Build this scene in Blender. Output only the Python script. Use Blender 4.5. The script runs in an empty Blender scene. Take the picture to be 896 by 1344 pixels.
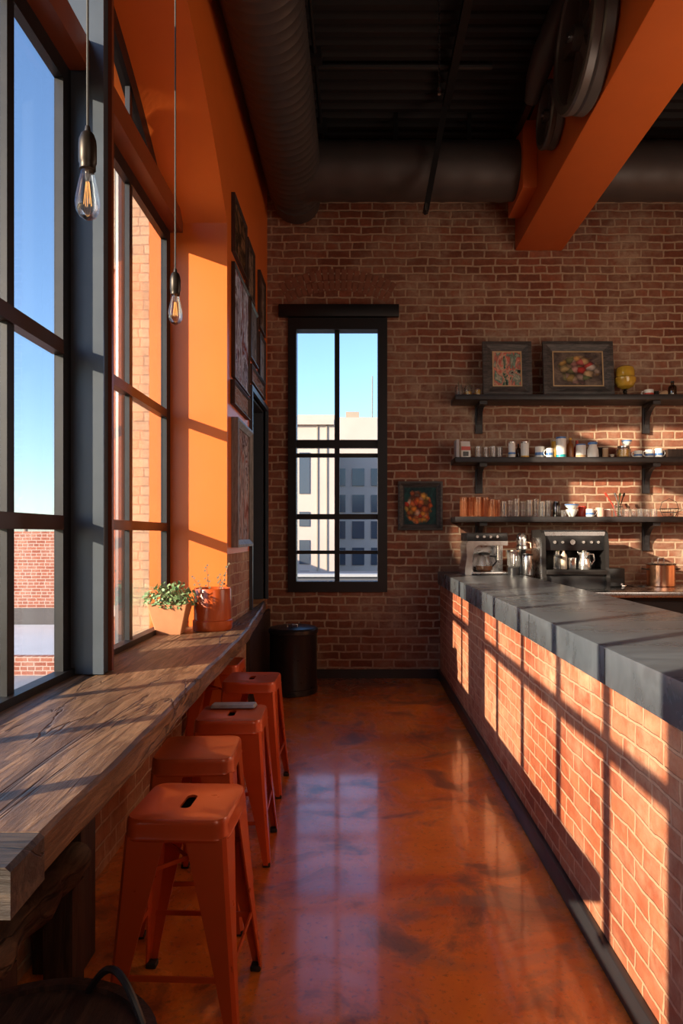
import bpy, bmesh, math, random
from mathutils import Vector, Matrix
random.seed(7)
C = bpy.context.scene.collection
PI = math.pi
F = 900.0
def sx(px, d): return (px - 468.0) * d / F          # sideways position of something seen at px, d metres away
def sz(py, d): return 1.6 + (702.0 - py) * d / F
D = 7.66                                            # depth of the back wall

# ------------------------------------------------------------------ mesh builder
class MB:
    def __init__(s): s.bm = bmesh.new(); s.mi = 0
    def _f(s, vs):
        try:
            f = s.bm.faces.new(vs); f.material_index = s.mi; return f
        except ValueError: return None
    def box(s, x0, x1, y0, y1, z0, z1, mats=None, bev=0.0):
        P = [(x0,y0,z0),(x1,y0,z0),(x1,y1,z0),(x0,y1,z0),(x0,y0,z1),(x1,y0,z1),(x1,y1,z1),(x0,y1,z1)]
        v = [s.bm.verts.new(p) for p in P]
        q = {'-z':(3,2,1,0),'+z':(4,5,6,7),'-y':(0,1,5,4),'+x':(1,2,6,5),'+y':(2,3,7,6),'-x':(3,0,4,7)}
        fs = []
        for k, idx in q.items():
            f = s.bm.faces.new([v[i] for i in idx]); f.material_index = (mats or {}).get(k, s.mi); fs.append(f)
        if bev > 0:
            es = list({e for f in fs for e in f.edges})
            bmesh.ops.bevel(s.bm, geom=es, offset=bev, segments=2, affect='EDGES', profile=0.5)
        return s
    def ring(s, pts): return [s.bm.verts.new(p) for p in pts]
    def bridge(s, a, b, close=True):
        n = len(a)
        for i in range(n if close else n-1):
            j = (i+1) % n; s._f([a[i], a[j], b[j], b[i]])
    def loft(s, rings, close=True, cap=True):
        R = [s.ring(r) for r in rings]
        for a, b in zip(R, R[1:]): s.bridge(a, b, close)
        if cap and close:
            s._f(list(reversed(R[0]))); s._f(R[-1])
        return s
    def lathe(s, prof, n=24, c=(0,0,0), capb=True, capt=False):
        rings = []
        for r, z in prof:
            rings.append([(c[0]+r*math.cos(2*PI*i/n), c[1]+r*math.sin(2*PI*i/n), c[2]+z) for i in range(n)])
        R = [s.ring(r) for r in rings]
        for a, b in zip(R, R[1:]): s.bridge(a, b)
        if capb: s._f(list(reversed(R[0])))
        if capt: s._f(R[-1])
        return s
    def tube(s, pts, r, n=10, cap=True):
        pts = [Vector(p) for p in pts]; rr = r if isinstance(r, (list, tuple)) else [r]*len(pts)
        rings = []; up = None
        for i, p in enumerate(pts):
            t = (pts[min(i+1, len(pts)-1)] - pts[max(i-1, 0)]).normalized()
            if up is None:
                up = Vector((0,0,1)) if abs(t.z) < .9 else Vector((1,0,0))
            a = t.cross(up).normalized(); up = a.cross(t).normalized()
            rings.append([tuple(p + (a*math.cos(2*PI*k/n) + up*math.sin(2*PI*k/n))*rr[i]) for k in range(n)])
        s.loft(rings, True, cap); return s
    def bar(s, p, q, w, h):
        p, q = Vector(p), Vector(q); t = (q-p).normalized()
        up = Vector((0,0,1)) if abs(t.z) < .9 else Vector((0,1,0))
        a = t.cross(up).normalized(); b = a.cross(t).normalized()
        s.loft([[tuple(c + a*w*i + b*h*j) for i, j in ((-.5,-.5),(.5,-.5),(.5,.5),(-.5,.5))] for c in (p, q)]); return s
    def prism(s, poly, axis, a0, a1):
        # poly in the plane across `axis`
        def P(u, v, a): return {'x':(a,u,v),'y':(u,a,v),'z':(u,v,a)}[axis]
        s.loft([[P(u,v,a0) for u,v in poly],[P(u,v,a1) for u,v in poly]]); return s
    def cyl(s, c, r, l, axis='z', n=24, r2=None):
        r2 = r if r2 is None else r2
        def P(a, u, v): return {'z':(c[0]+u,c[1]+v,c[2]+a),'x':(c[0]+a,c[1]+u,c[2]+v),'y':(c[0]+u,c[1]+a,c[2]+v)}[axis]
        return s.loft([[P(a, q*math.cos(2*PI*i/n), q*math.sin(2*PI*i/n)) for i in range(n)] for a, q in ((0,r),(l,r2))])
    def build(s, name, mats, parent=None, smooth=0.6):
        bmesh.ops.recalc_face_normals(s.bm, faces=s.bm.faces[:])
        me = bpy.data.meshes.new(name); s.bm.to_mesh(me); s.bm.free()
        for m in (mats if isinstance(mats, (list, tuple)) else [mats]): me.materials.append(m)
        if smooth:
            me.polygons.foreach_set('use_smooth', [True]*len(me.polygons))
            try: me.set_sharp_from_angle(angle=smooth)
            except Exception: pass
        o = bpy.data.objects.new(name, me); C.objects.link(o)
        if parent: o.parent = parent
        return o
    def flat(s, name, mats, parent=None): return s.build(name, mats, parent, 0)

def tag(o, label, cat, group=None, kind=None):
    o['label'] = label; o['category'] = cat
    if group: o['group'] = group
    if kind: o['kind'] = kind
    return o
def thing(name, label, cat, loc=(0,0,0), rotz=0.0, group=None):
    o = bpy.data.objects.new(name, None); C.objects.link(o); o.empty_display_size = .05
    o.location = loc; o.rotation_euler = (0,0,rotz)
    return tag(o, label, cat, group)
def struct(o): o['kind'] = 'structure'; return o
def sempty(name):
    o = bpy.data.objects.new(name, None); C.objects.link(o); return struct(o)
def dup(root, loc, rotz, label, group=None):
    r = root.copy(); C.objects.link(r); r.location = loc; r.rotation_euler = (0,0,rotz); r['label'] = label
    if group: r['group'] = group
    for ch in list(root.children):
        c = ch.copy(); C.objects.link(c); c.parent = r
        for g in ch.children:
            d = g.copy(); C.objects.link(d); d.parent = c
    return r

# ------------------------------------------------------------------ materials
class NT:
    def __init__(s, name):
        s.m = bpy.data.materials.new(name); s.m.use_nodes = True
        s.t = s.m.node_tree; s.n = s.t.nodes; s.b = s.n['Principled BSDF']; s.out = s.n['Material Output']
    def new(s, t, **k):
        n = s.n.new(t)
        for a, v in k.items():
            if a.startswith('i_'):
                n.inputs[a[2:].replace('_', ' ')].default_value = v
            else: setattr(n, a, v)
        return n
    def l(s, a, b): s.t.links.new(a, b)
    def coord(s, kind='Object'): return s.new('ShaderNodeTexCoord').outputs[kind]
    def map(s, v, scale=(1,1,1), loc=(0,0,0), rot=(0,0,0)):
        n = s.new('ShaderNodeMapping'); n.inputs['Scale'].default_value = scale
        n.inputs['Location'].default_value = loc; n.inputs['Rotation'].default_value = rot
        s.l(v, n.inputs['Vector']); return n.outputs['Vector']
    def noise(s, v, scale, detail=4, rough=.55, dist=0, out='Fac'):
        n = s.new('ShaderNodeTexNoise'); n.inputs['Scale'].default_value = scale; n.inputs['Detail'].default_value = detail
        n.inputs['Roughness'].default_value = rough; n.inputs['Distortion'].default_value = dist
        s.l(v, n.inputs['Vector']); return n.outputs[out]
    def ramp(s, f, stops):
        n = s.new('ShaderNodeValToRGB'); e = n.color_ramp.elements
        while len(e) < len(stops): e.new(.5)
        for el, (p, c) in zip(e, stops):
            el.position = p; el.color = (c[0], c[1], c[2], 1) if isinstance(c, (tuple, list)) else (c, c, c, 1)
        s.l(f, n.inputs['Fac']); return n.outputs['Color']
    def mix(s, f, a, b, mode='MIX'):
        n = s.new('ShaderNodeMix', data_type='RGBA', blend_type=mode)
        for sock, v in ((n.inputs[0], f), (n.inputs[6], a), (n.inputs[7], b)):
            if hasattr(v, 'is_linked'): s.l(v, sock)
            elif isinstance(v, (tuple, list)): sock.default_value = (*v, 1)
            else: sock.default_value = v
        return n.outputs[2]
    def math(s, op, a, b=0.0):
        n = s.new('ShaderNodeMath', operation=op)
        for sock, v in ((n.inputs[0], a), (n.inputs[1], b)):
            if hasattr(v, 'is_linked'): s.l(v, sock)
            else: sock.default_value = v
        return n.outputs[0]
    def bump(s, h, strength=.3, dist=.01, prev=None):
        n = s.new('ShaderNodeBump'); n.inputs['Strength'].default_value = strength; n.inputs['Distance'].default_value = dist
        s.l(h, n.inputs['Height'])
        if prev: s.l(prev, n.inputs['Normal'])
        return n.outputs['Normal']
    def set(s, **k):
        for a, v in k.items():
            sock = s.b.inputs[a.replace('_', ' ')]
            if hasattr(v, 'is_linked'): s.l(v, sock)
            elif isinstance(v, (tuple, list)) and len(v) == 3: sock.default_value = (*v, 1)
            else: sock.default_value = v
        return s.m

def plain(name, col, rough=.5, metal=0.0, var=.15, scale=20, bump=0.0, coat=0.0):
    t = NT(name); v = t.coord(); n = t.noise(v, scale, 4)
    c = t.mix(n, tuple(x*(1-var) for x in col), tuple(min(1, x*(1+var)) for x in col))
    r = t.math('ADD', t.math('MULTIPLY', n, .16), max(0, rough-.08))
    k = dict(Base_Color=c, Roughness=r, Metallic=metal)
    if coat: k['Coat_Weight'] = coat
    if bump: k['Normal'] = t.bump(n, bump, .004)
    return t.set(**k)

def brick(name, axis, c1, c2, mort, bw=.25, rh=.088, ms=.008, wash=.35, washc=(.32,.2,.13), seed=0, bump=.6, dark=.5, wob=1.0):
    t = NT(name); v = t.coord(); sep = t.new('ShaderNodeSeparateXYZ'); t.l(v, sep.inputs[0])
    cmb = t.new('ShaderNodeCombineXYZ'); t.l(sep.outputs[axis], cmb.inputs[0]); t.l(sep.outputs[2], cmb.inputs[1])
    p = t.map(cmb.outputs[0], (1,1,1), (seed, seed*.37, 0))
    wbn = t.noise(p, 5, 4, out='Color'); wn = t.new('ShaderNodeVectorMath', operation='MULTIPLY_ADD')
    t.l(wbn, wn.inputs[0]); wn.inputs[1].default_value = (.03*wob,.022*wob,0); t.l(p, wn.inputs[2])
    def bt(ca, cb, cm, mortar):
        b = t.new('ShaderNodeTexBrick'); b.offset = .5; b.squash = .6; b.squash_frequency = 3
        b.inputs['Scale'].default_value = 1; b.inputs['Brick Width'].default_value = bw; b.inputs['Row Height'].default_value = rh
        b.inputs['Mortar Size'].default_value = mortar; b.inputs['Mortar Smooth'].default_value = .35; b.inputs['Bias'].default_value = -.1
        b.inputs['Color1'].default_value = (*ca, 1); b.inputs['Color2'].default_value = (*cb, 1); b.inputs['Mortar'].default_value = (*cm, 1)
        t.l(wn.outputs[0], b.inputs['Vector']); return b
    b = bt(c1, c2, mort, ms)
    n1 = t.noise(p, 28, 6, .7); n2 = t.noise(p, 1.3, 5, .6); n3 = t.noise(p, 9, 5, .65)
    col = t.mix(.8, b.outputs['Color'], t.ramp(n1, [(.25, 1-dark*.9), (.6, 1), (.8, 1.25)]), 'MULTIPLY')
    col = t.mix(t.ramp(n3, [(.3, .0), (.75, .55)]), col, tuple(x*.55 for x in c1))
    wm = t.math('MULTIPLY', t.ramp(n2, [(.42, 0), (.68, 1)]), t.ramp(n3, [(.35, .15), (.62, 1)]))
    col = t.mix(t.math('MULTIPLY', wm, wash*1.7), col, washc)
    edge = t.math('MULTIPLY', b.outputs['Fac'], .85)
    col = t.mix(edge, col, t.mix(n1, tuple(x*.6 for x in mort), tuple(min(1,x*1.3) for x in mort)))
    h = t.math('ADD', t.math('MULTIPLY', b.outputs['Fac'], -1.0), t.math('MULTIPLY', n1, .55))
    h = t.math('ADD', h, t.math('MULTIPLY', n3, .4))
    return t.set(Base_Color=col, Roughness=.85, Normal=t.bump(h, bump, .012))

def wood(name, axis, dark, light, rough=.55, scale=1.0, crack=True, bump=.5):
    t = NT(name); v = t.coord(); sc = [9*scale]*3; sc[axis] = .9*scale
    p = t.map(v, tuple(sc)); n = t.noise(p, 2.2, 8, .65, 1.2); n2 = t.noise(p, 9, 6, .7, .4); n3 = t.noise(v, 2.3*scale, 4)
    col = t.ramp(n, [(.28, tuple(x*.6 for x in dark)), (.45, dark), (.58, light), (.75, tuple(x*.75 for x in light))])
    col = t.mix(.75, col, t.ramp(n2, [(.3, .35), (.6, 1.0), (.8, 1.2)]), 'MULTIPLY')
    col = t.mix(t.ramp(n3, [(.35, 0), (.7, .5)]), col, tuple(x*.5 for x in dark))
    h = t.math('ADD', n, t.math('MULTIPLY', n2, .6))
    if crack:
        w = t.new('ShaderNodeTexNoise'); w.inputs['Scale'].default_value = 1.3; w.inputs['Detail'].default_value = 5; w.inputs['Distortion'].default_value = .9
        sc2 = [3.0*scale]*3; sc2[axis] = .35*scale; t.l(t.map(v, tuple(sc2), (3,1,2)), w.inputs['Vector'])
        a = t.math('ABSOLUTE', t.math('SUBTRACT', w.outputs['Fac'], .5)); ck = t.ramp(a, [(.0, 1), (.012, 0)])
        col = t.mix(t.math('MULTIPLY', ck, .9), col, tuple(x*.15 for x in dark)); h = t.math('SUBTRACT', h, t.math('MULTIPLY', ck, 1.4))
    return t.set(Base_Color=col, Roughness=t.math('ADD', t.math('MULTIPLY', n2, .25), rough-.12), Normal=t.bump(h, bump, .008))

def pane_mat(name, tint=(1,1,1), refl=.10, rough=.0, milk=0.0, mcol=(1,1,1)):
    t = NT(name); tr = t.new('ShaderNodeBsdfTransparent'); tr.inputs[0].default_value = (*tint, 1)
    gl = t.new('ShaderNodeBsdfGlossy'); gl.inputs['Roughness'].default_value = rough
    lw = t.new('ShaderNodeLayerWeight'); lw.inputs[0].default_value = .35
    f = t.math('MULTIPLY', lw.outputs['Fresnel'], refl*6); f = t.math('MINIMUM', t.math('ADD', f, refl*.25), .9)
    ms = t.new('ShaderNodeMixShader'); t.l(f, ms.inputs[0]); t.l(tr.outputs[0], ms.inputs[1]); t.l(gl.outputs[0], ms.inputs[2])
    if milk:
        df = t.new('ShaderNodeBsdfTranslucent'); df.inputs[0].default_value = (*mcol, 1); d2 = t.new('ShaderNodeBsdfDiffuse'); d2.inputs[0].default_value = (*mcol, 1)
        a = t.new('ShaderNodeMixShader'); t.l(df.outputs[0], a.inputs[1]); t.l(d2.outputs[0], a.inputs[2])
        m2 = t.new('ShaderNodeMixShader'); m2.inputs[0].default_value = milk; t.l(ms.outputs[0], m2.inputs[1]); t.l(a.outputs[0], m2.inputs[2]); ms = m2
    t.l(ms.outputs[0], t.out.inputs['Surface']); return t.m

M = {}
M['brick_back'] = brick('brick_back', 0, (.20,.06,.032), (.36,.115,.06), (.46,.32,.22), ms=.011, wash=.52, washc=(.46,.33,.235), wob=1.7, seed=1.3)
M['brick_side'] = brick('brick_side', 1, (.30,.09,.04), (.45,.18,.08), (.55,.36,.22), wash=.9, washc=(.6,.38,.20), seed=4.1, bump=1.0, wob=1.8)
M['brick_bar'] = brick('brick_bar', 1, (.34,.07,.024), (.56,.155,.058), (.62,.31,.18), bw=.215, rh=.075, ms=.007, wash=.55, washc=(.70,.36,.21), seed=2.2, dark=.5, bump=.9, wob=1.6)
M['brick_out'] = brick('brick_out', 0, (.36,.10,.06), (.5,.17,.1), (.6,.42,.35), wash=.3, washc=(.6,.4,.3), bw=.4, rh=.14, ms=.018, seed=5)
M['quoin'] = brick('quoin', 0, (.38,.27,.18), (.5,.37,.26), (.3,.22,.16), wash=.5, washc=(.55,.42,.3), bw=.17, rh=.085, ms=.007, seed=8)
def paint(name, col, rough=.42):
    t = NT(name); v = t.coord(); n = t.noise(v, 2.0, 5, .6); n2 = t.noise(v, 45, 3)
    c = t.mix(n, tuple(x*.86 for x in col), tuple(min(1, x*1.08) for x in col))
    return t.set(Base_Color=c, Roughness=rough, Normal=t.bump(t.math('ADD', n2, t.math('MULTIPLY', n, 2)), .08, .006))
M['orange'] = paint('orange_paint', (.78,.17,.025))
M['orange_beam'] = paint('orange_beam_paint', (.62,.13,.02), .38)
M['trim_bounce'] = paint('trim_orange_bounce', (.20,.05,.018), .4)  # orange bounce light painted into the brown of transom and post edge
M['brownframe'] = plain('brown_muntin', (.05,.022,.015), .4)
M['ceil'] = plain('ceiling_black', (.012,.009,.009), .7)
M['black'] = plain('black_frame_paint', (.007,.007,.009), .45, var=.3, scale=8)
M['slate'] = plain('slate_grey_sky_tint', (.05,.065,.085), .4, var=.2, scale=5)  # plain grey-blue; on the window post the blue is painted sky reflection
M['blackmetal'] = plain('black_metal', (.022,.02,.02), .42, .3)
M['duct'] = plain('duct_grey', (.075,.064,.062), .5, .3, scale=6)
M['wheel'] = plain('wheel_iron', (.10,.092,.09), .42, .3, scale=8)
M['stool'] = plain('stool_orange', (.58,.082,.015), .3, .15, var=.12, scale=7, coat=.25)
M['stool_worn'] = plain('stool_orange_worn', (.5,.085,.018), .34, .15, var=.35, scale=9, coat=.2)
M['rubber'] = plain('rubber', (.02,.015,.013), .7)
M['ledge'] = wood('ledge_wood', 1, (.17,.088,.045), (.40,.225,.12), .45)
M['ledge_end'] = wood('ledge_end_wood', 0, (.06,.045,.04), (.14,.10,.075), .5)
M['log'] = wood('log_wood', 1, (.10,.05,.025), (.2,.11,.055), .7)
M['darkwood'] = wood('dark_wood', 2, (.035,.018,.012), (.075,.04,.025), .55, crack=False)
M['barrel'] = wood('barrel_wood', 2, (.035,.016,.010), (.08,.035,.02), .5, scale=1.5, crack=False)
M['barrel_top'] = wood('barrel_top_wood', 1, (.045,.022,.014), (.10,.05,.03), .5, scale=2, crack=False)
M['shelf'] = plain('shelf_black_wood', (.022,.02,.022), .42, var=.4, scale=14, bump=.15)
M['chrome'] = plain('chrome', (.9,.89,.87), .2, .9, .04)
M['steel'] = plain('brushed_steel', (.55,.55,.56), .28, 1.0, .1, 30)
M['copper'] = plain('copper', (.80,.42,.26), .22, 1.0, .1, 12)
M['plastic'] = plain('black_plastic', (.015,.015,.017), .3)
M['terracotta'] = plain('terracotta', (.58,.24,.11), .75, 0, .18, 14, .2)
M['orangepot'] = plain('glazed_orange_pot', (.50,.085,.015), .3, 0, .15, 6, coat=.2)
M['soil'] = plain('soil', (.03,.018,.01), .95, 0, .4, 60, .6)
M['brass'] = plain('aged_brass', (.035,.028,.022), .4, .7, .3)
M['cord'] = plain('cord_fabric', (.045,.045,.045), .7)
M['glass'] = pane_mat('window_glass', (.97,.985,1.0), .05)
M['bulbglass'] = pane_mat('bulb_glass', (1.0,.95,.88), .12)
M['tumbler'] = pane_mat('tumbler_glass', (.985,.985,.985), .10, .04, .045, (.95,.95,.93))
M['sunlit_copper'] = pane_mat('copper_sunlit_glass', (1.0,.86,.76), .10, .05, .13, (1.0,.5,.27))  # copper tint plus translucent orange standing in for sunlight on the glasses
M['darkglass'] = pane_mat('smoky_glass', (.3,.26,.24), .2, .03)
M['white'] = plain('white_glaze', (.80,.79,.76), .3, 0, .05)
M['blue'] = plain('blue_glaze', (.07,.19,.48), .3)
M['teal'] = plain('teal_label', (.02,.38,.42), .4)
M['yellow'] = plain('yellow_glaze', (.75,.42,.04), .35)
M['honey'] = plain('honey', (.62,.33,.02), .2)
M['red'] = plain('red_glaze', (.55,.05,.03), .35)
M['brown'] = plain('brown_bottle', (.28,.10,.03), .25)
M['tan'] = plain('tan_clay', (.52,.34,.2), .7)
M['pink'] = plain('pink_clay', (.75,.45,.36), .5)
M['cream'] = plain('cream', (.62,.52,.4), .6)
M['paper'] = plain('grey_paper', (.33,.32,.31), .8, 0, .4, 25)
M['greyframe'] = wood('grey_frame_wood', 0, (.055,.05,.05), (.12,.105,.1), .5, scale=2, crack=False, bump=.25)
M['darkframe'] = wood('dark_frame_wood', 2, (.045,.025,.02), (.09,.05,.04), .5, scale=2, crack=False, bump=.2)
M['paleframe'] = wood('pale_frame_wood', 2, (.26,.27,.28), (.40,.41,.42), .5, scale=2, crack=False, bump=.2)
M['gilt'] = plain('gilt_edge', (.62,.46,.26), .4, .5)
M['baseboard'] = plain('baseboard_black', (.022,.022,.025), .4, var=.3, scale=4)
M['filament'] = NT('filament').set(Base_Color=(.8,.4,.1), Emission_Color=(1,.5,.15), Emission_Strength=.9)

def slab_mat():
    t = NT('bar_slate'); v = t.coord(); n = t.noise(t.map(v, (1.0,3.2,2)), 1.8, 5, .6, .8); n2 = t.noise(v, 1.1, 4)
    c = t.ramp(n, [(.3, (.075,.086,.10)), (.52, (.11,.128,.15)), (.72, (.16,.185,.21))])
    c = t.mix(t.ramp(n2, [(.4, 0), (.65, .5)]), c, (.09,.085,.085))
    r = t.ramp(n, [(.3, .24), (.7, .34)])
    return t.set(Base_Color=c, Roughness=r, Metallic=.25)
M['slab'] = slab_mat()
def floor_mat():
    t = NT('stained_concrete'); v = t.coord()
    a = t.noise(v, .75, 6, .62, .6); b = t.noise(t.map(v, (1,1,1), (5,2,0)), 2.6, 7, .68, .8); c = t.noise(v, 38, 4, .7); e = t.noise(t.map(v, (1,1,1), (1,9,0)), 1.2, 5, .6, 1.4)
    col = t.ramp(a, [(.30, (.30,.075,.018)), (.43, (.68,.16,.022)), (.54, (.92,.29,.035)), (.66, (.72,.17,.025)), (.78, (.34,.09,.03))])
    col = t.mix(t.ramp(b, [(.52, 0), (.64, .75)]), col, (.11,.04,.02))
    col = t.mix(t.math('MULTIPLY', t.ramp(e, [(.56, 0), (.64, .6)]), t.ramp(b, [(.4, .2), (.55, 1)])), col, (.28,.17,.10))
    col = t.mix(t.ramp(c, [(.56, 0), (.68, .55)]), col, (.05,.018,.012))
    r = t.math('ADD', t.math('MULTIPLY', t.ramp(b, [(.35, 0), (.65, 1)]), .22), t.math('ADD', t.math('MULTIPLY', c, .08), .12))
    return t.set(Base_Color=col, Roughness=r, Specular_IOR_Level=.6, Coat_Weight=.6, Coat_Roughness=.07, Normal=t.bump(t.math('ADD', t.math('MULTIPLY', c, .5), t.math('MULTIPLY', b, .35)), .07, .008))
M['floor'] = floor_mat()
def leaf_mat(name, c1, c2):
    t = NT(name); oi = t.noise(t.coord(), 35, 2)
    return t.set(Base_Color=t.ramp(oi, [(.3, c1), (.7, c2)]), Roughness=.45)
M['leaf'] = leaf_mat('leaf_green', (.07,.17,.05), (.35,.46,.22))
M['leaf2'] = leaf_mat('leaf_dry', (.06,.06,.03), (.25,.16,.07))

def art(name, axis, pal, scale=3.0, seed=0.0, streak=1.0):
    t = NT(name); g = t.coord('Generated'); sep = t.new('ShaderNodeSeparateXYZ'); t.l(g, sep.inputs[0])
    cmb = t.new('ShaderNodeCombineXYZ'); t.l(sep.outputs[axis], cmb.inputs[0]); t.l(sep.outputs[2], cmb.inputs[1])
    p = t.map(cmb.outputs[0], (streak, 1, 1), (seed, seed*.7, 0))
    n = t.noise(p, scale, 7, .62, 1.6); k = len(pal)
    c = t.ramp(n, [(.34 + .32*i/(k-1), q) for i, q in enumerate(pal)])
    n2 = t.noise(p, scale*4, 5, .7, .8)
    c = t.mix(.7, c, t.ramp(n2, [(.3, .4), (.6, 1.1)]), 'MULTIPLY')
    return t.set(Base_Color=c, Roughness=.8, Specular_IOR_Level=.03)
def floral(name, axis, bg1, bg2, cols, centre, rad, seed=0.0, cell=11):
    t = NT(name); g = t.coord('Generated'); sep = t.new('ShaderNodeSeparateXYZ'); t.l(g, sep.inputs[0])
    cmb = t.new('ShaderNodeCombineXYZ'); t.l(sep.outputs[axis], cmb.inputs[0]); t.l(sep.outputs[2], cmb.inputs[1])
    p = cmb.outputs[0]; n = t.noise(t.map(p, (1,1,1), (seed,seed,0)), 3.2, 6, .6, 1.2)
    bg = t.ramp(n, [(.3, bg1), (.52, tuple((x+y)/2 for x, y in zip(bg1, bg2))), (.7, bg2)])
    vo = t.new('ShaderNodeTexVoronoi'); vo.inputs['Scale'].default_value = cell
    wn = t.new('ShaderNodeVectorMath', operation='MULTIPLY_ADD'); t.l(t.noise(p, 7, 3, out='Color'), wn.inputs[0]); wn.inputs[1].default_value = (.1,.1,0); t.l(t.map(p, (1,1,1), (seed*3, seed, 0)), wn.inputs[2])
    t.l(wn.outputs[0], vo.inputs['Vector'])
    sc = t.new('ShaderNodeSeparateColor'); t.l(vo.outputs['Color'], sc.inputs[0])
    k = len(cols); fl = t.ramp(sc.outputs[0], [(i/(k-1), q) for i, q in enumerate(cols)])
    fl = t.mix(t.ramp(vo.outputs['Distance'], [(.2, 0), (.75, .85)]), fl, tuple(x*.4 for x in bg1))
    d = t.new('ShaderNodeVectorMath', operation='DISTANCE'); t.l(p, d.inputs[0]); d.inputs[1].default_value = (centre[0], centre[1], 0)
    m = t.ramp(t.math('ADD', d.outputs['Value'], t.math('MULTIPLY', t.math('SUBTRACT', n, .5), .35)), [(rad-.03, 1), (rad+.03, 0)])
    return t.set(Base_Color=t.mix(m, bg, fl), Roughness=.5, Specular_IOR_Level=.25)

# ------------------------------------------------------------------ camera
cam = bpy.data.cameras.new('camera'); co = bpy.data.objects.new('camera', cam); C.objects.link(co)
co.location = (0,0,1.6); co.rotation_euler = (PI/2,0,0)
cam.sensor_fit = 'VERTICAL'; cam.sensor_height = 36; cam.sensor_width = 24; cam.lens = F/1344*36
cam.shift_x = -20/1344; cam.shift_y = 30/1344; cam.clip_end = 500; cam.clip_start = .05
bpy.context.scene.camera = co

# ------------------------------------------------------------------ room shell
HC = 5.92; XR = 5.2; YN = -3.4
struct(MB().box(-1.7, XR+.2, YN-.2, D+.3, -.12, 0).flat('floor', M['floor']))
m = MB(); y = YN; k = 0; pr = []
while y < D:
    pr += [(y, HC), (y+.05, HC), (y+.075, HC-.05), (y+.125, HC-.05)]; y += .15
pr = [(a, b) for a, b in pr if a < D]; pr = pr + [(D, HC)]
poly = pr + [(D, HC+.2), (YN, HC+.2)]
R = [[(x, a, b) for a, b in pr] for x in (-1.7, XR)]
ra, rb = m.ring(R[0]), m.ring(R[1]); m.bridge(ra, rb, False); m.box(-1.7, XR+.2, YN-.2, D+.3, HC+.02, HC+.2)
struct(m.flat('ceiling', M['ceil']))
# back wall with a window opening
WX0, WX1, WZ0, WZ1 = sx(378,D), sx(508,D), sz(777,D), sz(418,D)
m = MB()
for a in ((-1.7, WX0, 0, HC), (WX1, XR+.2, 0, HC), (WX0, WX1, 0, WZ0), (WX0, WX1, WZ1, HC)): m.box(a[0], a[1], D, D+.3, a[2], a[3])
struct(m.flat('wall_back', M['brick_back']))
struct(MB().box(XR, XR+.2, YN, D, 0, HC).flat('wall_right', M['brick_side']))
struct(MB().box(-1.7, XR, YN-.2, YN, 0, HC).flat('wall_front', paint('rear_paint', (.30,.22,.17), .7)))
# left wall: arch opening, pier, recess
XI, XW, XO = -1.0, -1.47, -1.6
DA, DB, AC, AZ, AR = -.1, 5.29, 2.595, .916, 4.1
def arch(d, r=AR): return AZ + math.sqrt(max(0, r*r - (d-AC)**2))
N = 40; ds = [DA + (DB-DA)*i/N for i in range(N+1)]
m = MB()
lo_i = m.ring([(XI, d, arch(d)) for d in ds]); up_i = m.ring([(XI, d, HC) for d in ds])
lo_o = m.ring([(XO, d, arch(d)) for d in ds]); up_o = m.ring([(XO, d, HC) for d in ds])
m.bridge(lo_i, up_i, False); m.bridge(lo_o, up_o, False); m.bridge(lo_i, lo_o, False)
ZB = 1.45; G0, G1, GZ0, GZ1 = 6.43, 7.5, .79, 2.95
m.box(XO, XI, YN, DA, 0, HC)
m.box(XO, XI, DB, G0, ZB, HC); m.box(XO, XI, G0, G1, GZ1, HC); m.box(XO, XI, G1, D, ZB, HC)
m.mi = 1
m.box(XO, XI, DB, G0, 0, ZB, mats={'-y':0, '+z':0}); m.box(XO, XI, G1, D, 0, ZB); m.box(XO, XI, G0, G1, 0, GZ0)
struct(m.build('wall_left', [M['orange'], M['brick_side']], smooth=.35))
struct(MB().box(XO, -1.21, .0, DB, 0, .786).flat('wall_under_window', M['brick_side']))
# recess with a closed dark shutter panel (tall side window)
w3 = sempty('window_3')
m = MB(); m.box(XI-.02, XI+.03, G0-.05, G0, GZ0+.11, GZ1+.05).box(XI-.02, XI+.03, G1, G1+.05, GZ0+.11, GZ1+.05).box(XI-.02, XI+.03, G0, G1, GZ1, GZ1+.05)
m.flat('window_frame', M['slate'], w3)
m = MB().box(-1.45, XI-.02, G1-.02, G1-.001, GZ0+.11, GZ1-.001).box(-1.45, XI-.02, G0+.001, G1-.02, GZ1-.02, GZ1-.001).box(-1.45, XI-.02, G0+.001, G0+.02, GZ0+.11, GZ1-.02)
m.flat('window_lining', M['slate'], w3)
MB().box(-1.5, -1.45, G0+.001, G1-.001, GZ0+.11, GZ1-.001).flat('shutter_panel', M['black'], w3)
struct(MB().box(XI, XI+.035, 6.2, D-.001, 0, .775).flat('trim_1', M['darkwood']))
struct(MB().box(-.0, 1.0, 0, .02, 0, .1).flat('baseboard_back', M['baseboard'])).location = (0,0,0)
bpy.data.objects['baseboard_back'].data.transform(Matrix.Translation((-.5,0,0)) ); bpy.data.objects['baseboard_back'].data.transform(Matrix.Diagonal((1.9,1.0,1.0,1)))
bpy.data.objects['baseboard_back'].data.transform(Matrix.Translation((-.02,D-.021,0)))

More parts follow.
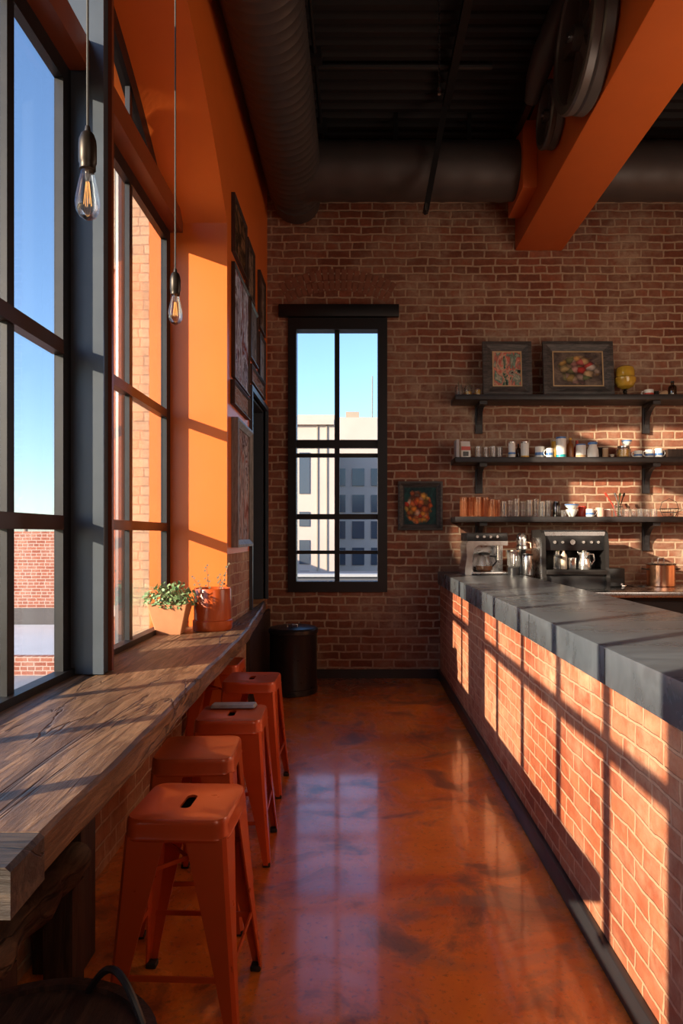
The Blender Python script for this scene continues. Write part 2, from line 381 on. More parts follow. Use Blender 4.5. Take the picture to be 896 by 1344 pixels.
# ------------------------------------------------------------------ big arched window
w1 = sempty('window_1')
TR0, TR1 = 3.93, 4.08
fx0, fx1 = XW-.012, XW+.032
m = MB()
def vbar(d0, d1, z0, z1, a=fx0, b=fx1): m.box(a, b, d0, d1, z0, z1)
vbar(DB-.10, DB-.001, .80, arch(DB)-.03); vbar(DA+.001, .30, .0, arch(.0)-.2, XW-.1, XW+.05)
vbar(3.36, 3.45, .80, TR0); vbar(3.97, 4.03, .80, TR0)
vbar(.30, .37, .80, TR0)
m.box(fx0, fx1+.02, 1.45, DB-.1, .80, .93); m.box(fx0, fx1+.02, .37, 1.45, .79, .83)
for a, b in ((.37,3.36),(4.03,DB-.1)): m.box(fx0, fx1, a, b, TR0-.09, TR0)
# arch head frame
for r0, r1, a, b in ((AR-.13, AR-.005, fx0-.02, fx1), ):
    dd = [DA+.15 + (DB-.12-DA-.15)*i/N for i in range(N+1)]
    A = [m.ring([(x, d, arch(d, r)) for d in dd]) for x, r in ((a,r0),(b,r0),(b,r1),(a,r1))]
    for i in range(4): m.bridge(A[i], A[(i+1)%4], False)
m.flat('window_frame', M['black'], w1)
m = MB().box(XW-.034, XW-.02, 3.45, 3.97, .80, arch(3.7)-.12)
m.flat('added_sun_blocker', M['black'], w1)  # added opaque sheet hidden by the post, widens its shadow on the bar
m = MB().box(XW-.02, XW+.19, 3.45, 3.53, .90, arch(3.5)-.1).box(XW+.10, XW+.2, 3.44, 3.455, .90, arch(3.5)-.1)
m.flat('mullion_post', M['slate'], w1)  # sky light on the near face is put into this blue-grey
MB().box(XW+.17, XW+.21, 3.53, 3.56, .90, arch(3.5)-.1).flat('mullion_bounce_strip', M['trim_bounce'], w1)  # strip coloured as orange light reflecting along the post
m = MB().box(fx0, XW+.13, DA+.05, 3.44, TR0, TR1).box(fx0, XW+.13, 3.53, DB-.001, TR0, TR1)
m.flat('transom', M['trim_bounce'], w1)  # timber colour includes the warm light reflected onto it
m = MB()
for d in (.88, 1.49, 2.18, 2.87): m.box(XW-.008, XW+.022, d-.03, d+.03, .93, TR0-.09)
for d in (4.40,): m.box(XW-.008, XW+.022, d-.03, d+.03, .93, TR0-.09)
for d in (1.49, 2.18, 2.87, 4.40): m.box(XW-.008, XW+.022, d-.025, d+.025, TR1, arch(d)-.11)
m.flat('muntin', M['black'], w1)
m = MB()
for z in (1.66, 2.52):
    m.box(XW-.02, XW+.035, .37, 3.36, z-.035, z+.035); m.box(XW-.02, XW+.035, 4.03, DB-.1, z-.03, z+.03)
m.flat('muntin', M['brownframe'], w1)
m = MB().box(XW-.004, XW+.001, .30, DB-.1, .80, TR0); m.flat('pane', M['glass'], w1)
m = MB(); dd = [DA+.15 + (DB-.1-DA-.15)*i/N for i in range(N+1)]
a = m.ring([(XW, d, TR1) for d in dd]); b = m.ring([(XW, d, arch(d)-.06) for d in dd]); m.bridge(a, b, False); m.flat('arched_pane', M['glass'], w1)

# ------------------------------------------------------------------ back window
w2 = sempty('window_2'); e = .001
gx0, gx1, gz0, gz1 = sx(389,D), sx(495.5,D), sz(763,D), sz(433,D); xm = sx(442,D)
m = MB().box(WX0+e, gx0, D-.03, D+.14, WZ0+e, WZ1-e).box(gx1, WX1-e, D-.03, D+.14, WZ0+e, WZ1-e).box(gx0, gx1, D-.03, D+.14, WZ0+e, gz0).box(gx0, gx1, D-.03, D+.14, gz1, WZ1-e)
m.flat('window_frame', M['black'], w2)
m = MB().box(xm-.028, xm+.028, D+.04, D+.10, gz0, gz1); zr = sz(582,D)
m.box(gx0, gx1, D+.03, D+.10, zr-.045, zr+.045); m.flat('muntin', M['black'], w2)
m = MB()
for py, t in ((597,.022), (678,.03), (725,.02)): m.box(gx0, gx1, D+.045, D+.09, sz(py,D)-t, sz(py,D)+t)
m.flat('muntin', M['black'], w2)
MB().box(gx0-.02, gx1+.02, D+.065, D+.07, gz0-.01, gz1+.01).flat('pane', M['glass'], w2)
MB().box(sx(366,D), sx(523,D), D-.07, D-.001, WZ1+.005, WZ1+.14, bev=.006).build('lintel', M['black'], w2)

m = MB(); xc = (WX0+WX1)/2; ra = 1.15; zc0 = WZ1+.17-math.sqrt(ra**2-.55**2)
for i in range(19):
    a0 = PI/2+.5-1.0*i/19-.006; a1 = PI/2+.5-1.0*(i+1)/19+.006
    for r0, r1 in ((ra, ra+.115), (ra+.125, ra+.24)):
        m.loft([[(xc+r0*math.cos(a0), y, zc0+r0*math.sin(a0)), (xc+r0*math.cos(a1), y, zc0+r0*math.sin(a1)), (xc+r1*math.cos(a1), y, zc0+r1*math.sin(a1)), (xc+r1*math.cos(a0), y, zc0+r1*math.sin(a0))] for y in (D-.005, D+.02)])
struct(m.flat('trim_2', plain('arch_brick', (.25,.10,.06), .85, 0, .5, 9, .5)))

# ------------------------------------------------------------------ ledge under the window
t = thing('window_ledge', 'long thick reclaimed timber bar ledge running below the arched window', 'ledge', (0,0,0))
def edge_x(y): return -.735 - .10*max(0, (y-1.45)/4.5) - .11*max(0, (y-5.2)/2.2) + .0035*math.sin(y*3.1) + .0025*math.sin(y*9.7)
m = MB(); ys = [1.63 + (7.35-1.63)*i/60 for i in range(61)]
def back_x(y): return -1.42 if y < DB-.001 else XI+.002
for z0, z1, grow in ((.788, .894, 0),):
    for seg in ([y for y in ys if y < DB-.02]+[DB-.012], [DB-.012]+[y for y in ys if y > DB]):
        rings = []
        for i, yv in enumerate(seg):
            bx = -1.42 if seg[-1] < DB+.01 else XI+.002
            e2 = edge_x(yv); w = .0025*math.sin(yv*23)
            rings.append([(bx, yv, z0), (e2-.008, yv, z0), (e2+w, yv, z0+.012), (e2, yv, z1-.012), (e2-.012, yv, z1), (bx, yv, z1)])
        m.loft(rings)
m.build('tabletop', M['ledge'], t, .5)
m = MB().loft([[(-1.42, yv, .785), (edge_x(yv)+.004, yv, .785), (edge_x(yv)+.004, yv, .896-.01), (edge_x(yv)-.008, yv, .896), (-1.42, yv, .896)] for yv in (1.45, 1.622)])
m.build('end_board', M['ledge_end'], t)
t = thing('wooden_post', 'dark square timber post holding up the ledge beside the log rail', 'post', (-1.09, 2.56, 0))
m = MB().box(-.09, .09, -.07, .07, 0, .785, bev=.006); m.build('post_shaft', M['darkwood'], t)
MB().box(-.10, -.07, .07, .12, .60, .786).flat('post_brace', M['darkwood'], t)
t = thing('log_rail', 'rough brown log rail running under the near end of the ledge', 'log', (-1.02, 1.84, .43))
m = MB(); pts = [(.012*math.sin(i*1.3), 0.64*i/12, .01*math.cos(i*1.7)) for i in range(13)]
m.tube(pts, [.058+.006*math.sin(i*2.1) for i in range(13)], 14); m.build('log_body', M['log'], t)
MB().box(-.05, .05, .02, .12, -.43, -.045).flat('rail_foot', M['darkwood'], t)
MB().box(-.05, .05, .50, .60, -.43, -.045).flat('rail_foot', M['darkwood'], t)

# ------------------------------------------------------------------ stools
def rrect(hx, hy, r, n=6):
    pts = []
    for cx, cy, a0 in ((hx-r,hy-r,0),(-hx+r,hy-r,PI/2),(-hx+r,-hy+r,PI),(hx-r,-hy+r,1.5*PI)):
        for i in range(n+1): a = a0+PI/2*i/n; pts.append((cx+r*math.cos(a), cy+r*math.sin(a)))
    return pts
def make_stool(label, loc, rot, mat, slot=True):
    t = thing('bar_stool', label, 'stool', loc, rot, 'orange metal bar stools along the ledge')
    H = .695; h = .165
    m = MB(); prof = [(.148,0,.034,H-.004),(.157,0,.042,H-.0015),(.1605,0,.045,H-.001),(.165,0,.047,H-.008),(.167,0,.048,H-.02),(.168,0,.048,H-.055),(.171,0,.05,H-.062),(.168,0,.048,H-.07)]
    R = [m.ring([(x, y, z) for x, y in rrect(a, a, r)]) for a, _, r, z in prof]
    for a, b in zip(R, R[1:]): m.bridge(a, b)
    if slot:
        q = rrect(.018, .058, .0178); S = m.ring([(x, y, H-.004) for x, y in q]); S2 = m.ring([(x, y, H-.012) for x, y in q])
        m.bridge(R[0], S); m.bridge(S, S2)
    else: m._f(R[0])
    seat = m.build('seat', mat, t, .5)
    MB().box(-.13,.13,-.13,.13,H-.04,H-.036).flat('seat_underside', M['rubber'], t)
    Hl = H-.058
    for sx_, sy in ((-1,-1),(1,-1),(1,1),(-1,1)):
        m = MB(); rings = []
        for u in (0, .12, .3, .5, .7, .88, 1.0):
            z = Hl*(1-u)+.012*u; c = .164+.040*u+.010*u*u
            w = .098*(1-u)**1.2+.034; g = .30*w; th = .006
            a = c; b = c-w
            L = [(a-.012,a),(a,a-.012),(a,b),(a-th,b),(a-th-.002,a-w*.42),(a-g*.55,a-w*.36),(a-w*.36,a-g*.55),(a-w*.42,a-th-.002),(b,a-th),(b,a)]
            if u > .25 and u < .95:
                L[2] = (a+.0, b)
            rings.append([(sx_*p, sy*q, z) for p, q in L])
        m.loft(rings); lg = m.build('leg', mat, t, .5)
        c = .214
        m = MB(); m.box(sx_*(c-.020)-.019, sx_*(c-.020)+.019, sy*(c-.02)-.019, sy*(c-.02)+.019, 0, .022, bev=.005); m.build('foot_cap', M['rubber'], lg)
    zb = .205; c = .188
    for (p, q) in (((-c,-c),(c,-c)),((c,-c),(c,c)),((c,c),(-c,c)),((-c,c),(-c,-c))):
        zz = zb if p[1] == q[1] else zb+.035
        MB().bar((*p, zz), (*q, zz), .006, .018).build('footrest_bar', mat, t)
    MB().bar((-.15,-.15,.5), (.15,.15,.5), .004, .014).bar((-.15,.15,.5), (.15,-.15,.5), .004, .014).build('cross_brace', mat, t)
    return t
s1 = make_stool('nearest orange metal stool with slotted seat, next to the dark wooden tub', (-.572, 2.34, 0), -.04, M['stool'])
s2 = make_stool('dull worn orange stool without a clear slot, tucked under ledge behind the nearest stool', (-.675, 2.93, 0), .05, M['stool_worn'], False)
s3 = dup(s1, (-.635, 3.50, 0), .03, 'third orange stool from the camera, with a folded grey paper on its seat')
s4 = dup(s1, (-.665, 4.37, 0), -.02, 'orange stool nearest the black bin, fourth along the ledge')
s5 = dup(s1, (-.99, 4.92, 0), .0, 'orange stool pushed farthest back under ledge against the brick, mostly hidden')
m = MB(); rr = []
for z, k in ((.0,1),(.006,1),(.010,.97),(.016,.95)):
    rr.append([(x*k+.004*math.sin(y*60), y*k, z+.003*math.sin(x*30)) for x, y in rrect(.115,.035,.006)])
m.loft(rr); o = m.build('folded_paper', M['paper'], None); o.location = (-.645, 3.605, .697); o.rotation_euler = (0,0,.06)
tag(o, 'folded grey paper lying on the rear edge of the third stool', 'paper')

# ------------------------------------------------------------------ bin, tub
t = thing('trash_bin', 'round black pedal bin with domed lid by the back wall', 'bin', (-.645, 6.98, 0))
MB().lathe([(.238,0),(.245,.01),(.245,.06),(.240,.065),(.240,.60),(.243,.605)], 40).build('bin_body', M['plastic'], t)
MB().lathe([(.243,.605),(.25,.61),(.25,.645),(.235,.662),(.18,.675),(.06,.682),(.0,.682)], 40, capb=True).build('lid', M['plastic'], t)
MB().box(-.05,.05,-.285,-.235,.012,.03, bev=.005).build('pedal', M['blackmetal'], t)
MB().tube([(-.05,-.10,.675),(-.05,-.10,.70),(.05,-.10,.70),(.05,-.10,.675)], .007).build('lid_handle', M['steel'], t)
t = thing('wooden_tub', 'round dark wooden tub with iron hoop and bail handle on floor', 'tub', (-.74, 1.50, .0)); t.scale = (1,1,1.06)
m = MB(); n = 18; R0 = []
for i in range(n):
    a0, a1 = 2*PI*i/n+.008, 2*PI*(i+1)/n-.008
    rings = []
    for z, r in ((0,.255),(.12,.285),(.25,.297),(.40,.29)):
        rings.append([(r*math.cos(a), r*math.sin(a), z) for a in (a0,a1)]+[((r-.022)*math.cos(a), (r-.022)*math.sin(a), z) for a in (a1,a0)])
    m.loft(rings)
m.build('staves', M['barrel'], t, .4)
MB().cyl((0,0,.383), .272, .02, 'z', 40).build('barrel_head', M['barrel_top'], t)
m = MB()
for z, r in ((.09,.280),(.33,.2955)): m.lathe([(r,z),(r+.005,z),(r+.005,z+.032),(r,z+.032),(r,z)], 48, capb=False)
m.build('iron_hoop', M['blackmetal'], t)
MB().lathe([(.268,.40),(.296,.40),(.298,.408),(.296,.416),(.268,.416),(.268,.40)], 48, capb=False).build('rim', M['barrel'], t)
m = MB(); pts = []
for i in range(15):
    a = PI*i/14; pts.append((.05+.19*i/14, .262-.14*i/14, .40+.095*math.sin(a)))
m.tube(pts, .009, 8).build('bail_handle', M['blackmetal'], t)

# ------------------------------------------------------------------ plant pots on the ledge
def foliage(m, n, rx, ry, h, base, ls, seed):
    rnd = random.Random(seed)
    for i in range(n):
        a = rnd.uniform(0, 2*PI); q = math.sqrt(rnd.random()); x, y = rx*q*math.cos(a), ry*q*math.sin(a)
        z = base + rnd.random()*h*(1-.55*q*q); p = Vector((x,y,z)); s = ls*rnd.uniform(.6,1.3)
        nrm = Vector((x*4+rnd.uniform(-.6,.6), y*4+rnd.uniform(-.6,.6), rnd.uniform(.2,1.2))).normalized()
        u = nrm.cross(Vector((rnd.uniform(-1,1),rnd.uniform(-1,1),.3))).normalized(); v = nrm.cross(u)
        c = nrm*s*.25
        ring = [p-u*s, p-u*s*.3+v*s*.55-c*.3, p+u*s*.5+v*s*.45, p+u*s*1.05-c, p+u*s*.5-v*s*.45, p-u*s*.3-v*s*.55-c*.3]
        m._f([m.bm.verts.new(tuple(k)) for k in ring])
    return m
def stems(m, n, rx, ry, h, z0, seed):
    rnd = random.Random(seed)
    for i in range(n):
        a = rnd.uniform(0,2*PI); q = rnd.random()
        m.tube([(.2*rx*math.cos(a),.2*ry*math.sin(a),z0),(.6*rx*q*math.cos(a),.6*ry*q*math.sin(a),z0+h*.5),(rx*q*math.cos(a),ry*q*math.sin(a),z0+h*rnd.uniform(.6,1))], .0018, 5)
    return m
yp = 4.93
t = thing('potted_plant', 'square tapered terracotta pot with bushy green plant on the ledge', 'potted plant', (sx(224,yp), yp, .8945), .06); t.scale = (1.05,1.0,1.16)
m = MB(); W = [(.082,0),(.128,.175),(.128,.185),(.114,.185),(.105,.15)]
R = [m.ring([(x,y,z) for x,y in rrect(w,w,.006,2)]) for w,z in W]
for a,b in zip(R,R[1:]): m.bridge(a,b)
m._f(list(reversed(R[0]))); m.build('pot', M['terracotta'], t, .3)
MB().box(-.107,.107,-.107,.107,.14,.165).flat('soil', M['soil'], t)
foliage(MB(), 460, .185, .15, .165, .165, .017, 3).build('foliage', M['leaf'], t, 0)
stems(MB(), 40, .18, .15, .14, .16, 4).build('stem', M['leaf2'], t)
yq = 5.12
t = thing('potted_plant', 'round glossy orange pot with sparse dry sprigs behind the terracotta pot', 'potted plant', (sx(279,yq), yq-.0, .8945)); t.scale = (1,1,1.2)
MB().lathe([(.138,0),(.146,.012),(.146,.06),(.137,.065),(.137,.25),(.132,.258),(.124,.256),(.120,.20),(0,.20)], 36).build('pot', M['orangepot'], t)
MB().cyl((0,0,.201), .12, .01).build('soil', M['soil'], t)
m = MB(); rnd = random.Random(5)
for bx, by, dx, dz in ((.02,.0,.10,.17),(.03,.03,.03,.09),(-.05,.0,-.09,.07),(-.02,.02,-.03,.15)):
    m.tube([(bx,by,.2),(bx+dx*.5,by,.27),(bx+dx,by,.24+dz)], .0025, 5)
m.build('stem', M['leaf2'], t)
m = MB()
for bx, dx, dz in ((.02,.10,.17),(.03,.03,.09),(-.05,-.09,.07),(-.02,-.03,.15)):
    for k in range(9):
        u = k/8; p = Vector((bx+dx*(.4+.6*u)+rnd.uniform(-.018,.018), rnd.uniform(-.02,.02), .25+dz*u+rnd.uniform(-.012,.012))); s = .011
        m._f([m.bm.verts.new(tuple(p+Vector(q)*s)) for q in ((-1,0,0),(0,.3,.8),(1,0,.2),(0,-.3,-.7))])
m.build('foliage', M['leaf2'], t, 0)

# ------------------------------------------------------------------ pendant bulbs
def pendant(label, x, y, z):
    t = thing('pendant_lamp', label, 'lamp', (x,y,z), 0, 'bare bulb pendants above the ledge')
    zd = 5.32 - math.sqrt(.295**2 - (x+.655)**2) - z
    MB().tube([(0,0,.155),(0,0,zd-.05)], .0035, 8).build('cord', M['cord'], t)
    MB().cyl((0,0,zd-.075), .03, .055, 'z', 20).build('cord_clamp', M['blackmetal'], t)
    MB().cyl((0,0,zd-.021), .005, .02, 'z', 8).build('clamp_screw', M['steel'], t)
    sk = MB().lathe([(.012,.155),(.017,.15),(.022,.135),(.0235,.12),(.0235,.075),(.021,.07),(.021,.055),(0,.055)], 24, capb=True).build('socket', M['brass'], t)
    MB().lathe([(.0,.175),(.006,.172),(.009,.155),(.009,.15)], 12, capb=False).build('strain_relief', M['blackmetal'], sk)
    b = MB().lathe([(.016,.056),(.0175,.045),(.023,.02),(.030,-.015),(.0325,-.035),(.030,-.055),(.022,-.07),(.010,-.078),(.004,-.081),(.0,-.083)], 28, capb=False).build('bulb', M['bulbglass'], t)
    m = MB(); m.lathe([(.008,.055),(.007,.03),(.003,.02),(0,.02)], 12, capb=False)
    m.build('bulb_stem', M['tumbler'], b)
    m = MB()
    for i in range(4):
        a = 2*PI*i/4+.4; m.tube([(.004*math.cos(a),.004*math.sin(a),.022),(.010*math.cos(a),.010*math.sin(a),-.04),(.011*math.cos(a+.5),.011*math.sin(a+.5),-.04),(.004*math.cos(a+.5),.004*math.sin(a+.5),.022)], .0006, 4)
    m.build('filament', M['filament'], b)
pendant('nearer bare filament bulb hanging against the window post', sx(115,1.85), 1.85, 2.53)
pendant('farther bare filament bulb hanging in front of the orange wall', sx(230,3.1), 3.1, 2.63)

# ------------------------------------------------------------------ bar counter
t = thing('bar_counter', 'long brick fronted bar with dark slate top on the right', 'bar counter', (0,0,0))
XF = .93
m = MB().box(XF, XF+.62, .2, D-.002, 0, 1.045); m.flat('brick_front', M['brick_bar'], t)
m = MB(); ys = [.1, 1.35, 2.62, 3.85, 5.1, 6.25, 7.1]
m.box(XF-.025, 1.70, .1, D-.003, 1.05, 1.19, bev=.006)
m.build('countertop', M['slab'], t)
m = MB()
for y in (7.0, 5.2, 3.6, 2.5): MB().box(XF-.0262, XF-.02, y, y+.006, 1.056, 1.184).flat('edge_seam', M['black'], t)
MB().box(XF-.028, XF-.001, .2, D-.025, 0.001, .10, bev=.004).build('kick_board', M['baseboard'], t)
t = thing('back_counter', 'low dark work counter along back wall behind the bar', 'counter', (0,0,0))
m = MB().box(1.705, 4.9, 6.55, D-.002, 1.0, 1.05, bev=.004); m.build('countertop', M['steel'], t)
MB().box(1.75, 4.85, 6.65, D-.002, .0, 1.0).flat('cabinet', M['plastic'], t)
for i in range(4):
    d_ = MB().box(1.80+i*.76, 2.52+i*.76, 6.63, 6.65, .12, .95).flat('door', M['blackmetal'], t)
    MB().bar((2.42+i*.76,6.61,.6),(2.42+i*.76,6.61,.85),.015,.015).flat('handle', M['steel'], d_)

# ------------------------------------------------------------------ shelves
SH = [3.098, 2.430, 1.794]; SD0 = 7.30
nm = ['top', 'middle', 'bottom']
for k, zt in enumerate(SH):
    t = thing('wall_shelf', '%s black wooden wall shelf on two brackets above the back counter' % nm[k], 'shelf', (1.05, 0, zt), 0, 'black shelves on the brick wall')
    MB().box(0, 3.35, SD0, D-.002, -.056, 0, bev=.003).build('shelf_board', M['shelf'], t)
    for bx in (.31, 2.17):
        m = MB().box(bx-.04, bx+.04, D-.035, D-.002, -.37, -.057, bev=.003)
        m.box(bx-.04, bx+.04, SD0+.06, D-.035, -.095, -.057)
        pr = [(D-.035, -.32), (D-.035, -.095), (SD0+.10, -.095)]
        arc = [(SD0+.10+.22*math.sin(a), -.32+.225*math.cos(a)) for a in [PI/2*i/8 for i in range(9)]]
        poly = [(D-.035,-.095)] + [(min(p[0], D-.035), p[1]) for p in arc]
        m.prism(poly, 'x', bx-.025, bx+.025)
        m.flat('bracket', M['shelf'], t)

def item(name, label, cat, px, py0, d=7.45, k=None, z=None, rot=0, group=None):
    return thing(name, label, cat, (sx(px, d), d, SH[k]+.0008 if z is None else z), rot, group)
def hpx(n, d=7.45): return n*d/F
ordn = ['first','second','third','fourth','fifth','sixth','seventh','eighth','ninth','tenth','eleventh','twelfth']
# vessels
def tumbler(t, r, h, mat, taper=.88):
    MB().lathe([(r*taper,0),(r*(taper+.04),.006),(r,h),(r-.003,h),(r*taper-.002,.012),(0,.012)], 20).build('glass_body', M[mat] if isinstance(mat, str) else mat, t)
def jar(t, r, h, glass, fill=None, fillh=.5, lid=None):
    MB().lathe([(r*.95,0),(r,.008),(r,h*.78),(r*.8,h*.88),(r*.8,h),(r*.76,h),(r*.76,h*.88),(r*.95,h*.77),(r*.95,.01),(0,.01)], 20).build('jar_body', M[glass], t)
    if fill: MB().cyl((0,0,.012), r*.93, h*fillh, 'z', 20).build('contents', M[fill], t)
    if lid: MB().lathe([(r*.83,h*.90),(r*.85,h*.91),(r*.85,h*1.03),(r*.8,h*1.05),(0,h*1.05)], 20).build('lid', M[lid], t)
def can(t, r, h, body, band=None, lid=None, bz=(.0,.22)):
    MB().lathe([(r*.96,0),(r,.006),(r,h*.9),(r*.93,h*.94),(r*.93,h*.96),(0,h*.96)], 24).build('can_body', M[body], t)
    if band: MB().lathe([(r,h*bz[0]+.006),(r+.0015,h*bz[0]+.006),(r+.0015,h*bz[1]),(r,h*bz[1])], 24, capb=False).build('label_band', M[band], t)
    if lid: MB().lathe([(r*.96,h*.90),(r*.98,h*.91),(r*.98,h*.99),(r*.92,h),(0,h)], 24).build('lid', M[lid], t)
def mug(t, r, h, body, band=None, side=1):
    MB().lathe([(r*.9,0),(r,.008),(r,h),(r-.004,h),(r-.005,.012),(0,.012)], 22).build('mug_body', M[body], t)
    m = MB(); m.tube([(side*(r-.002),0,h*.82),(side*(r+.02),0,h*.78),(side*(r+.027),0,h*.5),(side*(r+.018),0,h*.25),(side*(r-.002),0,h*.2)], .005, 8); m.build('handle', M[body], t)
    if band: MB().lathe([(r,h*.25),(r+.0012,h*.25),(r+.0012,h*.5),(r,h*.5)], 22, capb=False).build('painted_band', M[band], t)
def bottle(t, r, h, body, cap):
    MB().lathe([(r*.95,0),(r,.006),(r,h*.58),(r*.85,h*.68),(r*.4,h*.78),(r*.36,h*.93),(0,h*.93)], 20).build('bottle_body', M[body], t)
    MB().lathe([(r*.42,h*.9),(r*.42,h),(0,h)], 16).build('cap', M[cap], t)
def bowl(t, r, h, body, band=None):
    MB().lathe([(r*.45,0),(r*.5,.006),(r*.8,h*.45),(r,h),(r-.004,h),(r*.74,h*.45),(r*.4,.012),(0,.012)], 24).build('bowl_body', M[body], t)
    if band: MB().lathe([(r*.93,h*.75),(r*.945,h*.75),(r*1.005,h*.97),(r*.99,h*.97)], 24, capb=False).build('painted_band', M[band], t)

# framed pictures helper: frame outline standing in the x-z plane, origin at bottom centre
def picture(name, label, w, h, fw, fd, frame_mat, canvas_mat, loc, rot=(0,0,0), inner=None, group=None, cat='picture'):
    t = thing(name, label, cat, loc, 0, group); t.rotation_euler = rot
    m = MB()
    prof = [(0,0),(0,fd),(fw*.35,fd*1.05),(fw*.8,fd*.72),(fw,fd*.6),(fw,0)]       # inset from the outer edge, height off the wall
    rings = []
    for cx, cz, ux, uz in ((-w/2,0,1,1),(w/2,0,-1,1),(w/2,h,-1,-1),(-w/2,h,1,-1)):
        rings.append([(cx+ux*a, -b, cz+uz*a) for a, b in prof])
    R = [m.ring(r) for r in rings]
    for i in range(4): m.bridge(R[i], R[(i+1)%4])
    m.flat('picture_frame', frame_mat, t)
    if inner:
        m = MB()
        for cx, cz, ux, uz in ((-w/2+fw,fw,1,1),):
            g = .012; a = w/2-fw; 
            m.box(-a,-a+g,-fd*.62,-fd*.3,fw,h-fw).box(a-g,a,-fd*.62,-fd*.3,fw,h-fw).box(-a+g,a-g,-fd*.62,-fd*.3,fw,fw+g).box(-a+g,a-g,-fd*.62,-fd*.3,h-fw-g,h-fw)
        m.flat('inner_slip', inner, t)
    MB().box(-w/2+fw*.9, w/2-fw*.9, -fd*.45, -fd*.15, fw*.9, h-fw*.9).flat('canvas', canvas_mat, t)
    return t
picture('framed_painting', 'square dark framed painting of orange flowers hanging right of the back window', sx(580,D)-sx(522,D), sz(632,D)-sz(696,D), .058, .05, M['greyframe'],
    floral('flower_art', 0, (.003,.014,.024), (.012,.075,.07), [(.75,.12,.02),(.9,.3,.03),(.85,.5,.08),(.6,.05,.02),(.8,.2,.05),(.75,.45,.3)], (.44,.46), .38, .3, 8),
    (sx(551,D), D-.003, sz(696,D)), inner=M['black'])
pd = 7.43
picture('framed_painting', 'smaller dark framed abstract picture leaning on the top shelf', hpx(64,pd), hpx(73,pd), .105, .04, M['greyframe'],
    art('abstract_art', 0, [(.03,.02,.03),(.05,.16,.12),(.6,.42,.3),(.65,.15,.12),(.1,.25,.2),(.5,.45,.35),(.04,.03,.04)], 1.7, 2.0), (sx(665.5,pd), pd, SH[0]+.001), (-.10,0,0), inner=M['gilt'])
picture('framed_painting', 'wider grey framed still life with gilt edge leaning on the top shelf', hpx(92,pd), hpx(73,pd), .105, .045, M['greyframe'],
    floral('still_life_art', 0, (.02,.015,.02), (.2,.15,.12), [(.5,.04,.03),(.6,.5,.45),(.55,.3,.08),(.12,.15,.07),(.65,.45,.2),(.3,.2,.25)], (.5,.5), .36, 1.7, 7), (sx(758.5,pd), pd, SH[0]+.001), (-.10,0,0), inner=M['gilt'])
# left wall pictures (rotated to face +x)
def side_picture(label, y0, y1, z0, z1, fw, fd, fm, pal, scale, seed, streak=1.0):
    cm = art('side_art_%d' % int(seed*10), 0, pal, scale*.6, seed, streak)
    return picture('framed_painting', label, y1-y0, z1-z0, fw, fd, fm, cm, (XI+.002, (y0+y1)/2, z0), (0,0,PI/2), group='pictures on the left wall')
dk, pl = M['darkframe'], M['paleframe']
side_picture('dark portrait-like picture, highest on the orange wall nearest the window', 5.46, 6.08, 3.86, 4.33, .025, .03, dk, [(.02,.015,.012),(.06,.035,.02),(.25,.13,.07),(.05,.03,.02)], 2.5, .4)
side_picture('narrow grey picture right of the highest dark one on the orange wall', 6.14, 6.55, 3.78, 4.27, .025, .03, dk, [(.02,.015,.012),(.12,.08,.06),(.3,.2,.15),(.04,.03,.02)], 3, 1.1)
side_picture('large blue and rust abstract in the middle of the left wall', 5.46, 6.24, 2.86, 3.78, .02, .03, dk, [(.03,.02,.03),(.30,.08,.05),(.35,.40,.6),(.65,.72,.9),(.10,.05,.06),(.45,.5,.7),(.06,.08,.16)], 2.8, 2.3, 2.0)
side_picture('tall muted grey picture beside the large blue and rust abstract', 6.30, 6.78, 3.24, 3.765, .03, .03, dk, [(.06,.05,.05),(.25,.25,.28),(.12,.1,.1),(.35,.33,.32)], 2, 3.2, 3)
side_picture('small upright picture high in the corner of the left wall', 6.9, 7.32, 3.70, 4.27, .025, .03, dk, [(.03,.02,.02),(.2,.12,.09),(.3,.24,.2)], 2.5, 4.4)
side_picture('pale grey picture directly below the small corner picture', 6.9, 7.32, 3.20, 3.65, .025, .03, dk, [(.1,.09,.09),(.35,.34,.36),(.2,.16,.14)], 2.2, 5.3, 2)
side_picture('small landscape shaped picture below the large blue abstract', 5.42, 6.22, 2.64, 2.83, .018, .035, dk, [(.06,.05,.06),(.4,.36,.36),(.3,.14,.1),(.5,.5,.55)], 3, 6.1)
side_picture('wide low picture directly above the tall dark side window', 6.36, 7.3, 3.03, 3.19, .02, .03, dk, [(.04,.03,.03),(.3,.14,.1),(.4,.32,.3),(.06,.05,.05)], 4, 7.7)
side_picture('tall pale framed picture above the brick, lowest on the left wall', 5.46, 6.26, 1.50, 2.54, .06, .055, pl, [(.04,.025,.03),(.40,.15,.10),(.55,.50,.48),(.10,.04,.03),(.5,.46,.48),(.3,.12,.08)], 2.4, 8.5, 2.5)

# --- top shelf items
t = item('glass_jar', 'clear glass jar with dried sprigs at the left end of the top shelf', 'jar', 602, 0, k=0); jar(t, .045, .13, 'tumbler')
stems(MB(), 14, .05, .05, .16, .02, 21).build('sprig', M['leaf2'], t)
t = item('glass_jar', 'second glass jar on the top shelf with yellow at its base', 'jar', 614, 0, k=0); jar(t, .043, .12, 'tumbler', 'honey', .35)
stems(MB(), 10, .05, .05, .17, .05, 22).build('sprig', M['leaf2'], t)
t = item('glass_jar', 'amber yellow jar touching the smaller leaning picture', 'jar', 627, 0, k=0); jar(t, .036, .085, 'tumbler', 'honey', .7)
t = item('table_lamp', 'yellow glass globe lamp beside the wide still life picture', 'lamp', 820, 0, k=0)
MB().lathe([(.075,0),(.075,.008),(.03,.02),(.018,.04),(.025,.06),(.015,.075),(.02,.085)], 24).build('lamp_base', M['brass'], t)
